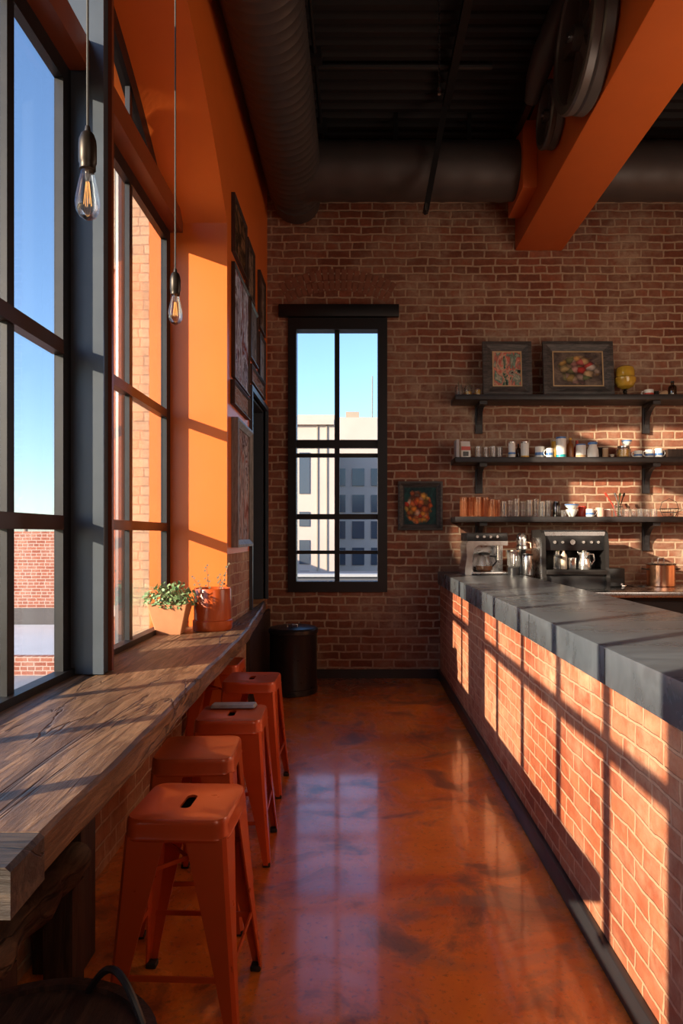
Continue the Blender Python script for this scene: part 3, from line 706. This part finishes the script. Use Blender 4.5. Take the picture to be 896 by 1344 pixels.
MB().lathe([(.03,.083),(.085,.11),(.112,.16),(.115,.20),(.10,.215),(.098,.25),(.10,.275),(.085,.315),(.055,.335),(0,.338)], 28, capb=False).build('lamp_shade', plain('yellow_lamp_glass', (.48,.30,.035), .15, 0, .35, 14, coat=.5), t)
t = item('mug', 'small white and red cup right of the yellow lamp', 'cup', 851, 0, k=0); mug(t, .05, .075, 'white', 'red', -1)
t = item('seashell', 'small cone shaped tan shell near the right end of the top shelf', 'shell', 869, 0, k=0, rot=.4)
m = MB(); m.tube([(-.055,0,.012),(-.02,0,.03),(.02,0,.036),(.045,0,.04)], [.004,.02,.032,.036], 12); m.build('shell_body', M['tan'], t)
t = item('dark_bottle', 'dark stoppered bottle at the right end of the top shelf', 'bottle', 882, 0, k=0); bottle(t, .045, .17, 'darkglass', 'plastic')
t = item('trinket_box', 'small black box between the red cup and shell', 'box', 860.5, 0, d=7.5, k=0)
MB().box(-.02,.02,-.03,.03,0,.06,bev=.003).build('box_body', M['plastic'], t); MB().box(-.022,.022,-.032,.032,.06,.07,bev=.002).build('lid', M['blackmetal'], t)

# --- middle shelf items
t = item('book', 'pale grey book standing at the left end of the middle shelf', 'book', 599, 0, d=7.42, k=1)
MB().box(-.015,.015,-.09,.09,0,.19).flat('cover', plain('grey_cover', (.45,.44,.45), .6), t); MB().box(-.012,.0165,-.085,.085,.004,.1915).flat('pages', M['cream'], t)
t = item('coffee_bag', 'white and red printed coffee bag beside the grey book', 'bag', 610, 0, k=1, rot=.1)
m = MB(); m.loft([[(x*k_,y*q,z) for x,y in rrect(.055,.035,.01,2)] for z,k_,q in ((0,1,1),(.03,1.03,1.05),(.12,1,.9),(.155,.97,.4),(.185,.97,.08))]); m.build('bag_body', M['white'], t)
MB().box(-.05,.05,-.0385,-.0365,.085,.125).flat('printed_band', M['red'], t); MB().box(-.03,.03,-.0395,-.0375,.02,.07).flat('printed_panel', M['plastic'], t)
for i, px in enumerate((627, 637, 647, 655)):
    t = item('tumbler', '%s clear tumbler from the left on the middle shelf' % ordn[i], 'glass', px, 0, d=7.40+.07*(i%2), k=1, group='clear tumblers on the middle shelf'); tumbler(t, .036, .125, 'tumbler')
t = item('storage_tin', 'white tin with blue band, left of two tall tins on the middle shelf', 'tin', 671.5, 0, k=1); can(t, .038, .18, 'white', 'blue', 'steel', (.2,.36))
t = item('storage_tin', 'white tin with yellow foot, right of two tall tins on the middle shelf', 'tin', 688.5, 0, k=1); can(t, .044, .18, 'white', 'yellow', 'steel', (.0,.14))
t = item('dark_bottle', 'thin dark bottle between the two tall white tins', 'bottle', 680, 0, d=7.54, k=1); bottle(t, .024, .17, 'darkglass', 'plastic')
t = item('mug', 'white mug with blue band left of the tall white bottle', 'mug', 708, 0, k=1); mug(t, .05, .125, 'white', 'blue')
t = item('mug', 'smaller white and blue mug touching the tall white bottle', 'mug', 721, 0, d=7.38, k=1); mug(t, .035, .10, 'white', 'blue', -1)
t = item('storage_tin', 'yellow tin half hidden behind the tall white bottle', 'tin', 729, 0, d=7.55, k=1); can(t, .045, .215, 'yellow', None, 'cream')
t = item('storage_tin', 'tall white bottle with blue cap and teal foot on the middle shelf', 'bottle', 736, 0, d=7.40, k=1); can(t, .053, .225, 'white', 'teal', 'blue', (.0,.15))
t = item('dark_bottle', 'amber brown bottle right of the tall white bottle', 'bottle', 748, 0, d=7.48, k=1); bottle(t, .038, .225, 'brown', 'yellow')
t = item('dark_bottle', 'red sauce bottle behind the white jars', 'bottle', 757, 0, d=7.58, k=1); bottle(t, .036, .21, 'red', 'red')
t = item('storage_tin', 'white jar with tan foot in front of red bottle', 'jar', 762, 0, d=7.42, k=1); can(t, .052, .15, 'white', 'tan', 'blue', (.0,.2))
t = item('ginger_jar', 'white and blue bellied jar right of the tan footed jar', 'jar', 777.5, 0, d=7.42, k=1)
MB().lathe([(.058,0),(.064,.02),(.058,.09),(.042,.13),(.042,.15),(0,.15)], 24).build('jar_body', M['white'], t); MB().lathe([(.045,.145),(.05,.15),(.05,.168),(.03,.178),(0,.178)], 24).build('lid', M['blue'], t)
t = item('dark_bottle', 'short black jar behind the white and blue bellied jar', 'jar', 787, 0, d=7.56, k=1); can(t, .04, .13, 'plastic', None, 'blackmetal')
t = item('storage_tin', 'small tan jar right of the bellied jar', 'jar', 794, 0, k=1); can(t, .032, .11, 'tan', None, 'cream')
t = item('egg_cup', 'tiny cream egg cup between tan and yellow jars', 'cup', 803, 0, d=7.38, k=1); bowl(t, .022, .035, 'cream')
t = item('glass_jar', 'glass jar filled with yellow grain on the middle shelf', 'jar', 818, 0, d=7.43, k=1); jar(t, .075, .125, 'tumbler', 'yellow', .6, 'steel')
zt = SH[1]+.0008+.125*1.05+.001
t = item('bowl', 'blue and white bowl resting on the yellow grain jar', 'bowl', 822, 0, d=7.43, z=zt); bowl(t, .055, .06, 'white', 'blue')
for i, (px, b) in enumerate(((837,'blue'),(852,'blue'),(864,'blue'))):
    t = item('tea_cup', ['blue and white cup next to the yellow grain jar', 'middle of three blue and white cups, on a tan foot', 'rightmost blue and white cup, beside the dark tray'][i], 'cup', px, 0, d=7.40, k=1, group='blue and white cups'); mug(t, .042, .075+.012*i, 'white', b, 1 if i == 2 else -1)
t = item('serving_tray', 'long dark box tray at the right end of the middle shelf', 'tray', 905, 0, d=7.45, k=1)
m = MB().box(-.28,.28,-.1,.1,0,.012).box(-.28,-.268,-.1,.1,.012,.09).box(.268,.28,-.1,.1,.012,.09).box(-.268,.268,-.1,-.088,.012,.09).box(-.268,.268,.088,.1,.012,.09); m.flat('tray_body', M['darkwood'], t)
MB().tube([(-.285,-.04,.06),(-.30,-.03,.065),(-.30,.03,.065),(-.285,.04,.06)], .006, 8).build('tray_handle', M['steel'], t)

# --- bottom shelf items
for i, px in enumerate((608, 617.5, 627, 636.5, 645.5, 653)):
    h = .215 if i < 4 else .19
    t = item('tall_tumbler', '%s copper tinted, sunlit-coloured tall tumbler from the left on the bottom shelf' % ordn[i], 'glass', px, 0, d=7.41+.08*(i%2), k=2, group='copper tinted tumblers'); tumbler(t, .041, h, 'sunlit_copper', .94)
for i, px in enumerate((661, 669, 677.5, 686, 694.5, 703, 711, 719)):
    t = item('tumbler', '%s clear glass from the left on the bottom shelf' % ordn[i], 'glass', px, 0, d=7.39+.09*(i%2), k=2, group='clear glasses on the bottom shelf'); tumbler(t, .037, .165+.015*(i%3), 'tumbler')
t = item('glass_jar', 'smoky dark glass jar at the end of the clear glasses', 'jar', 730, 0, d=7.46, k=2); jar(t, .042, .17, 'darkglass')
t = item('bowl', 'white footed bowl below the blue rimmed bowl on the bottom shelf', 'bowl', 750, 0, d=7.42, k=2); bowl(t, .062, .08, 'white')
t = item('bowl', 'blue rimmed white bowl stacked on the white footed bowl', 'bowl', 750, 0, d=7.42, z=SH[2]+.0008+.0815); bowl(t, .075, .055, 'white', 'blue')
t = item('tumbler', 'short clear glass left of the stacked bowls', 'glass', 739.5, 0, d=7.36, k=2); tumbler(t, .03, .07, 'tumbler')
t = item('storage_tin', 'red canister right of the stacked bowls', 'tin', 764, 0, d=7.53, k=2); can(t, .045, .12, 'red', None, 'red')
t = item('tea_cup', 'small white cup with blue band in front of the red canister', 'cup', 774, 0, d=7.40, k=2); mug(t, .042, .085, 'white', 'blue')
t = item('storage_tin', 'pink clay jar right of the small blue banded cup', 'jar', 787, 0, d=7.43, k=2); can(t, .046, .10, 'pink', None, 'pink')
t = item('storage_tin', 'second pink clay jar, closer to the utensil jar', 'jar', 797.5, 0, d=7.50, k=2); can(t, .036, .085, 'pink', None, 'white')
t = item('utensil_jar', 'glass jar holding upright spoons and greens on the bottom shelf', 'jar', 811, 0, d=7.44, k=2); jar(t, .055, .13, 'tumbler')
for a, b, c, mt in ((-.02,.0,-.10,'red'),(.01,.01,.05,'darkwood'),(.02,-.01,-.05,'steel'),(-.01,-.02,.02,'leaf')):
    MB().tube([(a,b,.014),(a+c*.4,b,.13),(a+c,b,.225)], .006, 6).tube([(a+c,b,.225),(a+c*1.25,b,.26)], [.014,.01], 8).build('spoon', M[mt], t)
for i, px in enumerate((822, 831, 840, 849, 858)):
    t = item('shot_glass', '%s small glass from the utensil jar towards the right' % ordn[i], 'glass', px, 0, d=7.38+.06*(i%2), k=2, group='small glasses on the bottom shelf'); tumbler(t, .034, .085, 'tumbler')
t = item('wire_basket', 'thin bent wire basket at the right of the bottom shelf', 'basket', 878, 0, d=7.47, k=2)
m = MB()
for z, r in ((.004,.06),(.05,.085),(.09,.10)): m.tube([(r*math.cos(2*PI*i/20), r*math.sin(2*PI*i/20), z) for i in range(21)], .0025, 5)
for i in range(10):
    a = 2*PI*i/10; m.tube([(.06*math.cos(a),.06*math.sin(a),.004),(.085*math.cos(a),.085*math.sin(a),.05),(.10*math.cos(a),.10*math.sin(a),.09)], .002, 5)
m.build('wire_cage', M['blackmetal'], t)
MB().tube([(-.10,0,.09),(-.08,0,.16),(0,0,.2),(.08,0,.16),(.10,0,.09)], .003, 6).build('handle', M['blackmetal'], t)

# ------------------------------------------------------------------ machines on the counter
cz = 1.191
d = 7.12; t = thing('coffee_maker', 'chrome drip coffee maker with black top and glass carafe', 'coffee maker', (sx(634,d), d, cz), .12)
W = .225
m = MB()
prof = [(-W,.0),(-W+.10,.0),(-W+.075,.06),(-W+.075,.20),(-W+.10,.27),(-W+.14,.30),(W,.30),(W,.345),(-W+.03,.345),(-W+.012,.30),(-W+.02,.18),(-W+.0,.06)]
m.prism(prof, 'y', -.11, .12); m.build('body', M['chrome'], t, .5)
MB().box(-W+.02,W,-.12,.13,.345,.43,bev=.012).build('top_housing', M['plastic'], t)
m = MB()
for x in (-.10,-.03,.04,.11): MB().cyl((x,-.128,.39), .014, .01, 'y', 14).build('knob', M['chrome'], t)
MB().box(-W+.075,W,.05,.12,.03,.30).flat('back_plate', M['steel'], t)
MB().box(-W+.07,W+.01,-.12,.12,0,.03,bev=.008).build('warming_plate', M['steel'], t)
cf = MB().lathe([(.07,.032),(.085,.05),(.088,.11),(.07,.17),(.058,.20),(.06,.205)], 26, c=(.0,-.03,0)).build('carafe', M['tumbler'], t)
MB().lathe([(.068,.034),(.082,.05),(.085,.09),(0,.09)], 26, c=(.0,-.03,0)).build('coffee', M['brown'], cf)
MB().tube([(.058,-.03,.19),(.12,-.03,.185),(.13,-.03,.13),(.085,-.03,.08)], .009, 8).build('carafe_handle', M['plastic'], cf)
MB().lathe([(.06,.203),(.062,.205),(.062,.222),(.03,.232),(0,.232)], 26, c=(.0,-.03,0)).build('carafe_lid', M['plastic'], cf)
MB().cyl((.15,-.04,.15), .028, .15, 'z', 18).build('filter_spout', M['chrome'], t)

d = 7.25; t = thing('coffee_grinder', 'chrome and black coffee grinder behind the small glass jug', 'grinder', (sx(684,d), d, cz))
MB().lathe([(.055,0),(.055,.015),(.045,.03),(.045,.24),(.05,.25)], 20, capt=True).build('grinder_body', M['plastic'], t)
MB().lathe([(.05,.25),(.062,.262),(.062,.29),(.05,.30),(.058,.36),(.052,.40),(.03,.425),(0,.43)], 20).build('hopper', M['chrome'], t)
MB().tube([(.05,0,.33),(.09,0,.32),(.095,0,.27)], .01, 8).build('crank_handle', M['copper'], t)
d = 7.0; t = thing('glass_jug', 'slanting glass jug with black base between the two coffee machines', 'jug', (sx(674,d), d, cz), 1.35)
MB().lathe([(.062,0),(.062,.07),(.055,.08)], 22, capt=True).build('jug_base', M['plastic'], t)
MB().lathe([(.055,.08),(.065,.10),(.072,.24),(.069,.24),(.06,.10),(.05,.084)], 22, capb=False).build('jug_body', M['tumbler'], t)
MB().tube([(-.07,0,.22),(-.11,0,.21),(-.11,0,.12),(-.064,0,.10)], .008, 8).build('handle', M['chrome'], t)
MB().lathe([(.072,.24),(.074,.242),(.074,.255),(0,.258)], 22, capb=False).build('jug_lid', M['chrome'], t)
d = 6.95; t = thing('steel_canister', 'slim brushed steel canister left of the espresso machine', 'canister', (sx(692,d), d, cz))
MB().lathe([(.05,0),(.053,.005),(.053,.19),(.05,.2)], 26, capt=True).build('canister_body', M['steel'], t)
MB().lathe([(.052,.2),(.052,.215),(.02,.22),(.0,.22)], 26).build('lid', M['plastic'], t)

d = 7.1; zc = 1.051
t = thing('espresso_machine', 'black espresso machine with silver side panel and cup shelf', 'espresso machine', (sx(747,d), d, zc), -.0)
hw = .335; hh = .60
side = [(-.24,.0),(.24,.0),(.24,hh),(-.10,hh),(-.17,hh-.03),(-.20,hh-.12),(-.205,.22),(-.24,.12)]
MB().prism(side, 'x', -hw, -hw+.035).build('side_panel', M['blackmetal'], t, .3); MB().prism(side, 'x', hw-.035, hw).build('side_panel', M['blackmetal'], t, .3)
ins = [(-.19,.10),(.18,.10),(.18,hh-.08),(-.12,hh-.08),(-.16,hh-.14),(-.165,.24)]
m = MB(); m.prism(ins, 'x', -hw-.012, -hw+.001); m.build('silver_side', M['steel'], t)
MB().box(-hw+.035,hw-.035,.08,.24,.0,hh).flat('back_panel', M['plastic'], t)
MB().box(-hw+.035,hw-.035,-.20,.08,.0,.15,bev=.006).build('drip_tray_base', M['plastic'], t)
MB().box(-hw+.035,hw-.035,-.255,.08,.15,.20,bev=.006).build('drip_tray', M['blackmetal'], t)
MB().box(-hw+.03,hw-.03,-.16,.08,hh-.21,hh-.001,bev=.012).build('control_head', M['plastic'], t)
MB().box(-hw+.03,hw-.03,-.175,-.16,hh-.06,hh-.02).flat('steel_strip', M['steel'], t)
m = MB()
for x, r in ((-.20,.016),(-.12,.014),(-.02,.026),(.09,.014),(.17,.014),(.24,.014)): MB().cyl((x,-.175,hh-.125), r, .015, 'y', 18).build('control_knob', M['chrome'], t)
m = MB()
for x in (-.15,.13): MB().cyl((x,-.06,hh-.26), .035, .05, 'z', 18).build('group_head', M['chrome'], t)
for x in (-.15,.13):
    MB().tube([(x,-.08,hh-.265),(x,-.20,hh-.275)], [.014,.018], 8).build('portafilter_handle', M['plastic'], t)
zs = zc+.2005
def ontray(name, label, cat, px): return thing(name, label, cat, (sx(px,7.02), 6.98, zs))
t = ontray('glass_bottle', 'green topped small glass bottle on the espresso machine tray', 'bottle', 729); bottle(t, .034, .2, 'tumbler', 'leaf')
t = ontray('syrup_bottle', 'cream bottle with red top on the espresso machine tray', 'bottle', 738); bottle(t, .033, .215, 'cream', 'red')
t = ontray('steel_cup', 'small steel cup between the red topped bottle and pitcher', 'cup', 749); MB().lathe([(.034,0),(.038,.006),(.04,.115),(.037,.115),(.034,.01),(0,.01)], 22).build('cup_body', M['chrome'], t)
t = ontray('milk_pitcher', 'bright steel milk pitcher with handle on the espresso machine tray', 'pitcher', 765)
MB().lathe([(.062,0),(.066,.01),(.064,.06),(.05,.12),(.052,.17),(.049,.17),(.046,.12),(.06,.05),(0,.012)], 26).build('pitcher_body', M['chrome'], t)
MB().tube([(.05,0,.155),(.09,0,.15),(.10,0,.09),(.064,0,.04)], .008, 8).build('handle', M['chrome'], t)
m = MB(); m.tube([(-.045,0,.15),(-.062,0,.168),(-.072,0,.178)], [.016,.012,.006], 8); m.build('spout', M['chrome'], t)

d = 7.3; t = thing('storage_box', 'dark flat toaster-like box right of the espresso machine', 'box', (sx(802,d), d, zc))
MB().box(-.11,.11,-.1,.1,0,.20,bev=.015).build('box_body', M['plastic'], t); MB().box(-.08,.08,-.104,-.099,.05,.09).flat('front_panel', M['blackmetal'], t)
MB().cyl((.07,-.112,.03), .012, .014, 'y', 12).build('knob', M['chrome'], t)
d = 7.35; t = thing('copper_pot', 'round copper pot with lid on the back counter', 'pot', (sx(867,d), d, zc))
MB().lathe([(.135,0),(.145,.008),(.145,.225),(.15,.232),(.142,.232),(.14,.02),(0,.02)], 36).build('pot_body', M['copper'], t)
MB().lathe([(.152,.233),(.155,.238),(.15,.245),(.05,.262),(0,.263)], 36).build('lid', M['steel'], t)
MB().tube([(-.035,0,.258),(-.03,0,.30),(.03,0,.30),(.035,0,.258)], .006, 8).build('lid_handle', M['steel'], t)
m = MB()
for s in (-1,1): MB().tube([(s*.144,-.04,.18),(s*.19,-.03,.185),(s*.19,.03,.185),(s*.144,.04,.18)], .007, 8).build('side_handle', M['brass'], t)
tb = thing('electric_cable', 'black cable end lying on the back counter beside dark box', 'cable', (sx(826,7.2), 7.2, zc))
MB().tube([(-.06,0,.008),(-.02,.03,.012),(.03,-.02,.010),(.09,.02,.008),(.16,.0,.008)], .007, 7).build('cable_run', M['plastic'], tb)
MB().cyl((-.085,0,.012), .012, .03, 'x', 10).build('plug', M['chrome'], tb)

# ------------------------------------------------------------------ ceiling services
t = thing('air_duct', 'large dark spiral duct turning along the ceiling and back wall', 'duct', (0,0,0))
DX, DZ, DR = -.655, 5.32, .285
def spiral(m, p0, p1, axis, r, pitch=.10):
    L = p1-p0; n = int(L/pitch); pts = []
    rings = []
    k = 40
    for i in range(n*4+1):
        a = p0+L*i/(n*4); rr = r + (.008 if i % 4 == 0 else 0)
        rings.append((a, rr))
    def P(a, u, v): return (DX+u, a, DZ+v) if axis == 'y' else (a, 7.02+u, DZ+v)
    m.loft([[P(a, q*math.cos(2*PI*j/k), q*math.sin(2*PI*j/k)) for j in range(k)] for a, q in rings])
m = MB(); spiral(m, -2.0, 7.32, 'y', DR); m.build('main_run', M['duct'], t, .5)
m = MB(); spiral(m, DX, 4.9, 'x', DR-.005, .3); m.build('branch_run', M['duct'], t, .5)
m = MB().cyl((DX,7.32,DZ-.06), .255, .2, 'y', 36); m.build('end_cap', M['duct'], t)
for d_ in (1.5, 4.0, 6.2): MB().box(DX-.012,DX+.012,d_-.02,d_+.02,DZ+DR-.01,HC).flat('hanger_strap', M['blackmetal'], t)
for x in (.4, 1.15, 3.5): MB().box(x-.02,x+.02,7.0,7.04,DZ+DR-.01,HC).flat('hanger_strap', M['blackmetal'], t)
t = thing('ceiling_beam', 'big orange box beam crossing the upper right of the room', 'beam', (0,0,0))
BX0, BX1, BZ = 1.765, 2.29, 4.77
MB().box(BX0, BX1, -1.5, D-.002, BZ, HC-.06, bev=.01).build('beam_casing', M['orange_beam'], t)
MB().box(1.62, BX0-.001, 6.69, 7.35, 4.99, 5.65, bev=.008).build('duct_collar', M['orange_beam'], t)
# iron wheels on the beam
def wheel(label, y, z, r, w, x0):
    t = thing('iron_wheel', label, 'wheel', (x0, y, z))
    n = 48
    def ringx(rs): return [[(x, q*math.cos(2*PI*i/n), q*math.sin(2*PI*i/n)) for i in range(n)] for x, q in rs]
    m = MB(); m.loft(ringx([(0,r*.86),(0,r*.97),(-.015,r),(-w*.45,r*.985),(-w*.55,r*.96),(-w*.6,r*.985),(-w+.015,r),(-w,r*.97),(-w,r*.86),(-w*.9,r*.84),(-.02,r*.84),(0,r*.86)]), cap=False); m.build('rim', M['wheel'], t, .5)
    m = MB(); m.cyl((-w*1.02,0,0), r*.17, w*1.0, 'x', 24); m.build('hub', M['wheel'], t)
    m = MB(); m.cyl((-w*1.2,0,0), r*.06, w*1.2+.0115, 'x', 16); m.build('axle', M['steel'], t)
    for i in range(5):
        a = 2*PI*i/5+.4
        m = MB(); R = []
        for q, hw_ in ((r*.15,.05*r/.5),(r*.5,.035*r/.5),(r*.86,.06*r/.5)):
            cx, cz_ = q*math.cos(a), q*math.sin(a); ux, uz = -math.sin(a)*hw_, math.cos(a)*hw_
            R.append([(-w*.35,cx+ux,cz_+uz),(-w*.35,cx-ux,cz_-uz),(-w*.65,cx-ux,cz_-uz),(-w*.65,cx+ux,cz_+uz)])
        m.loft(R); m.build('spoke', M['wheel'], t)
    return t
wheel('large dark spoked iron wheel mounted on the orange beam', 5.05, 5.26, .50, .17, BX0-.012)
wheel('smaller dark iron wheel farther along the orange beam', 6.0, 5.27, .27, .12, BX0-.012)
t = thing('vent_pipe', 'thick dark bent pipe dropping from ceiling beside the large wheel', 'pipe', (0,0,0))
MB().tube([(1.70,5.50,HC-.002),(1.64,5.60,5.78),(1.57,5.72,5.62),(1.535,5.85,5.50),(1.53,6.02,5.40)], [.11,.11,.105,.09,.06], 20).build('pipe_run', M['duct'], t)
MB().bar((1.53,6.02,5.42),(1.60,6.9,5.64),.06,.05).build('bracket', M['blackmetal'], t)
t = thing('ceiling_strut', 'dark steel strut along ceiling ending in a drop hook', 'strut', (0,0,0))
MB().bar((.86,2.0,5.74),(.86,6.6,5.74),.07,.07).build('rail', M['blackmetal'], t)
MB().bar((.86,6.6,5.77),(.665,6.64,4.72),.055,.05).build('drop_bar', M['blackmetal'], t)
MB().tube([(.665,6.64,4.74),(.66,6.60,4.70),(.66,6.55,4.71),(.66,6.54,4.76)], .02, 8).build('hook', M['blackmetal'], t)
for y in (2.6, 4.2, 5.8): MB().bar((.86,y,5.77),(.86,y,HC),.015,.015).build('hanger_rod', M['blackmetal'], t)
t = thing('hanging_rod', 'thin pale rod hanging down from the dark ceiling', 'rod', (.655, 5.45, 0))
MB().tube([(0,0,HC-.002),(0,0,5.14)], .007, 8).build('rod_shaft', M['steel'], t); MB().cyl((0,0,5.10), .014, .05, 'z', 10).build('end_fitting', M['steel'], t)
t = thing('conduit_pipe', 'long dark conduit across ceiling between the duct and wheel', 'conduit', (0,0,0))
MB().tube([(-.45,6.2,5.83),(1.22,6.2,5.83)], .03, 10).build('conduit_run', M['blackmetal'], t)
for x in (-.1,.5,1.1): MB().bar((x,6.2,5.84),(x,6.2,HC-.002),.012,.012).build('hanger_rod', M['blackmetal'], t)
t = thing('conduit_pipe', 'thin dark conduit beside the main duct with junction boxes', 'conduit', (0,0,0))
MB().tube([(-.36,2.0,5.72),(-.36,7.3,5.72)], .018, 8).build('conduit_run', M['blackmetal'], t)
for y in (5.9, 6.9): MB().box(-.41,-.30,y-.05,y+.05,5.67,5.77).flat('junction_box', M['blackmetal'], t)
for y in (2.5,4.5,6.6): MB().bar((-.36,y,5.73),(-.36,y,HC-.002),.012,.012).build('hanger_rod', M['blackmetal'], t)

# ------------------------------------------------------------------ outside
def outmat(name, col, rough=.8): return plain(name, col, rough, 0, .12, .6)
M['limestone'] = outmat('limestone', (.46,.37,.33)); M['limestone2'] = outmat('limestone_dark', (.32,.26,.2))  # second limestone is just a darker tone for small parts
M['win'] = plain('far_window', (.05,.065,.09), .15); M['roof'] = outmat('pale_roof', (.62,.63,.66)); M['roofgrey'] = outmat('grey_roof', (.32,.33,.36))
t = thing('tower_block', 'tall pale stone office block seen through the back window', 'building', (0,40,0))
MB().box(-14,-1.30,0,9,-12,8.6).flat('west_wing', M['limestone'], t)
MB().box(-14,-1.32,-.25,0,8.0,8.3).flat('cornice', M['limestone'], t)
MB().box(-1.30,9,5.5,12,-12,6.9).flat('east_wing', M['limestone'], t)
MB().box(-7,9,16,22,-2,11.2).flat('penthouse', M['limestone'], t)
MB().box(-.9,.2,16.5,18,11.2,11.75).flat('roof_hut', M['limestone2'], t)
for (x0, x1) in ((-3.35,-2.75),(-6.2,-5.4),(-9,-8.2)):
    for z0, z1 in ((4.0,6.4),(2.1,2.95),(-.1,1.3),(-1.2,-.5)):
        f = MB().box(x0,x1,-.06,.02,z0,z1).flat('window', M['win'], t)
m = MB()
for x in (-2.3,-1.75): m.box(x-.03,x+.03,-.08,0,-8,8)
m.flat('pilaster_joint', M['limestone2'], t)
for (x0, x1) in ((-1.15,-.75),(-.3,.5),(.95,1.65),(2.2,3.0)):
    for k in range(6):
        z1 = 6.0-k*1.75; MB().box(x0,x1,5.42,5.52,z1-1.15,z1).flat('window', M['win'], t)
MB().tube([(1.3,17,11),(1.3,17,14.8)], .05, 6).build('antenna_mast', M['blackmetal'], t)
t = thing('low_parapet', 'dark low rooftop parapet just outside the back window', 'parapet', (0,20,0)); MB().box(-6,6,0,3,-9,.38).flat('parapet_wall', outmat('parapet_dark', (.07,.075,.095)), t)
MB().box(-6,6,-.1,.3,.38,.46).flat('coping', M['roofgrey'], t)
t = thing('brick_building', 'red brick building with flat roofline seen through the big window', 'building', (0,30,0))
MB().box(-34,-8,0,9,-12,1.75).flat('brick_wall', M['brick_out'], t)
MB().box(-34,-8,-.15,0,-2.35,-1.6).flat('stone_base', outmat('dark_base', (.10,.09,.09)), t)
for x in (-13.6,-15.2,-12.6): MB().cyl((x,1.5,1.75), .09, random.uniform(.6,1.1), 'z', 8).build('vent_stack', M['limestone2'], t)
t = thing('rooftop', 'pale flat roof with low brick parapet below the big window', 'roof', (0,0,0))
MB().box(-34,-6.3,22,29.8,-8,-2.3).flat('roof_deck', M['roof'], t)
MB().box(-34,-6.3,21.7,22,-8,-2.25).flat('parapet_wall', M['brick_out'], t)
MB().box(-34,-6.3,12,21.7,-8,-2.85).flat('lower_roof', M['roofgrey'], t)
t = thing('outer_wing', 'orange brick wing with pale stone quoins outside the right window bay', 'building', (0,6.35,0))
M['wing'] = brick('wing_brick', 0, (.34,.085,.045), (.45,.13,.07), (.42,.17,.1), wash=.25, seed=9)
MB().box(-2.62,-1.62,0,1.2,-8,6.5).flat('brick_wall', M['wing'], t)
MB().box(-2.06,-1.90,-.07,0,-8,6.5).flat('quoin_column', M['quoin'], t)
MB().box(-2.62,-1.62,-.04,-.0,4.05,6.5).flat('brick_arch_band', M['quoin'], t)
MB().tube([(-2.17,-.06,-8),(-2.17,-.06,6)], .045, 10).build('downpipe', M['slate'], t)
MB().box(-2.62,-1.62,-.06,-.0,.85,.95).flat('stone_sill', M['limestone'], t)

# ------------------------------------------------------------------ light
SV = Vector((1.0,.70,-.355)).normalized()
sun = bpy.data.lights.new('sun', 'SUN'); sun.energy = 12.5; sun.angle = math.radians(.6); sun.color = (1.0,.80,.56)
so = bpy.data.objects.new('sun', sun); C.objects.link(so); so.rotation_euler = SV.to_track_quat('-Z','Y').to_euler(); so.location = (-10,-6,8)
w = bpy.data.worlds.new('world'); bpy.context.scene.world = w; w.use_nodes = True
nt = w.node_tree; bg = nt.nodes['Background']; sk = nt.nodes.new('ShaderNodeTexSky'); sk.sky_type = 'NISHITA'; sk.sun_disc = False
sk.sun_elevation = math.radians(24); sk.sun_rotation = math.atan2(-SV.x, -SV.y); sk.altitude = 200; sk.air_density = 1.0; sk.dust_density = .6; sk.ozone_density = 4.0
nt.links.new(sk.outputs[0], bg.inputs[0]); bg.inputs[1].default_value = .38
def portal(name, loc, rot, sx_, sy):
    a = bpy.data.lights.new(name, 'AREA'); a.shape = 'RECTANGLE'; a.size = sx_; a.size_y = sy; a.cycles.is_portal = True
    o = bpy.data.objects.new(name, a); C.objects.link(o); o.location = loc; o.rotation_euler = rot
portal('window_portal', (XW-.2, 2.6, 2.9), (0, -PI/2, 0), 4.2, 5.3)
portal('window_portal', ((WX0+WX1)/2, D+.2, 2.5), (-PI/2, 0, 0), 1.1, 3.1)

def lamp(name, loc, power, rad, col):
    a = bpy.data.lights.new(name, 'POINT'); a.energy = power; a.shadow_soft_size = rad; a.color = col
    o = bpy.data.objects.new(name, a); C.objects.link(o); o.location = loc
lamp('added_fill_light', (3.4, 4.0, 2.6), 115, .9, (1.0,.80,.62))  # soft fill added to lift the ambient level, no fixture here
lamp('added_fill_light', (1.6, -1.8, 3.4), 65, .9, (1.0,.84,.70))  # second added fill, behind the camera

sp = bpy.data.lights.new('added_sun_spot', 'SPOT'); sp.energy = 330; sp.spot_size = math.radians(15); sp.spot_blend = .25; sp.shadow_soft_size = .03; sp.color = (1.0,.78,.54)  # added warm spot in place of sun the wall pier blocks
spo = bpy.data.objects.new('added_sun_spot', sp); C.objects.link(spo); spo.location = (-.5, 5.6, 2.75)
spo.rotation_euler = (Vector((1.28,7.4,1.60)) - spo.location).to_track_quat('-Z','Y').to_euler()
sc = bpy.context.scene
sc.view_settings.view_transform = 'Standard'; sc.view_settings.look = 'None'; sc.view_settings.exposure = 0.0
sc.cycles.use_denoising = True
sc.cycles.max_bounces = 10; sc.cycles.diffuse_bounces = 6; sc.cycles.transparent_max_bounces = 24; sc.cycles.sample_clamp_indirect = 8.0
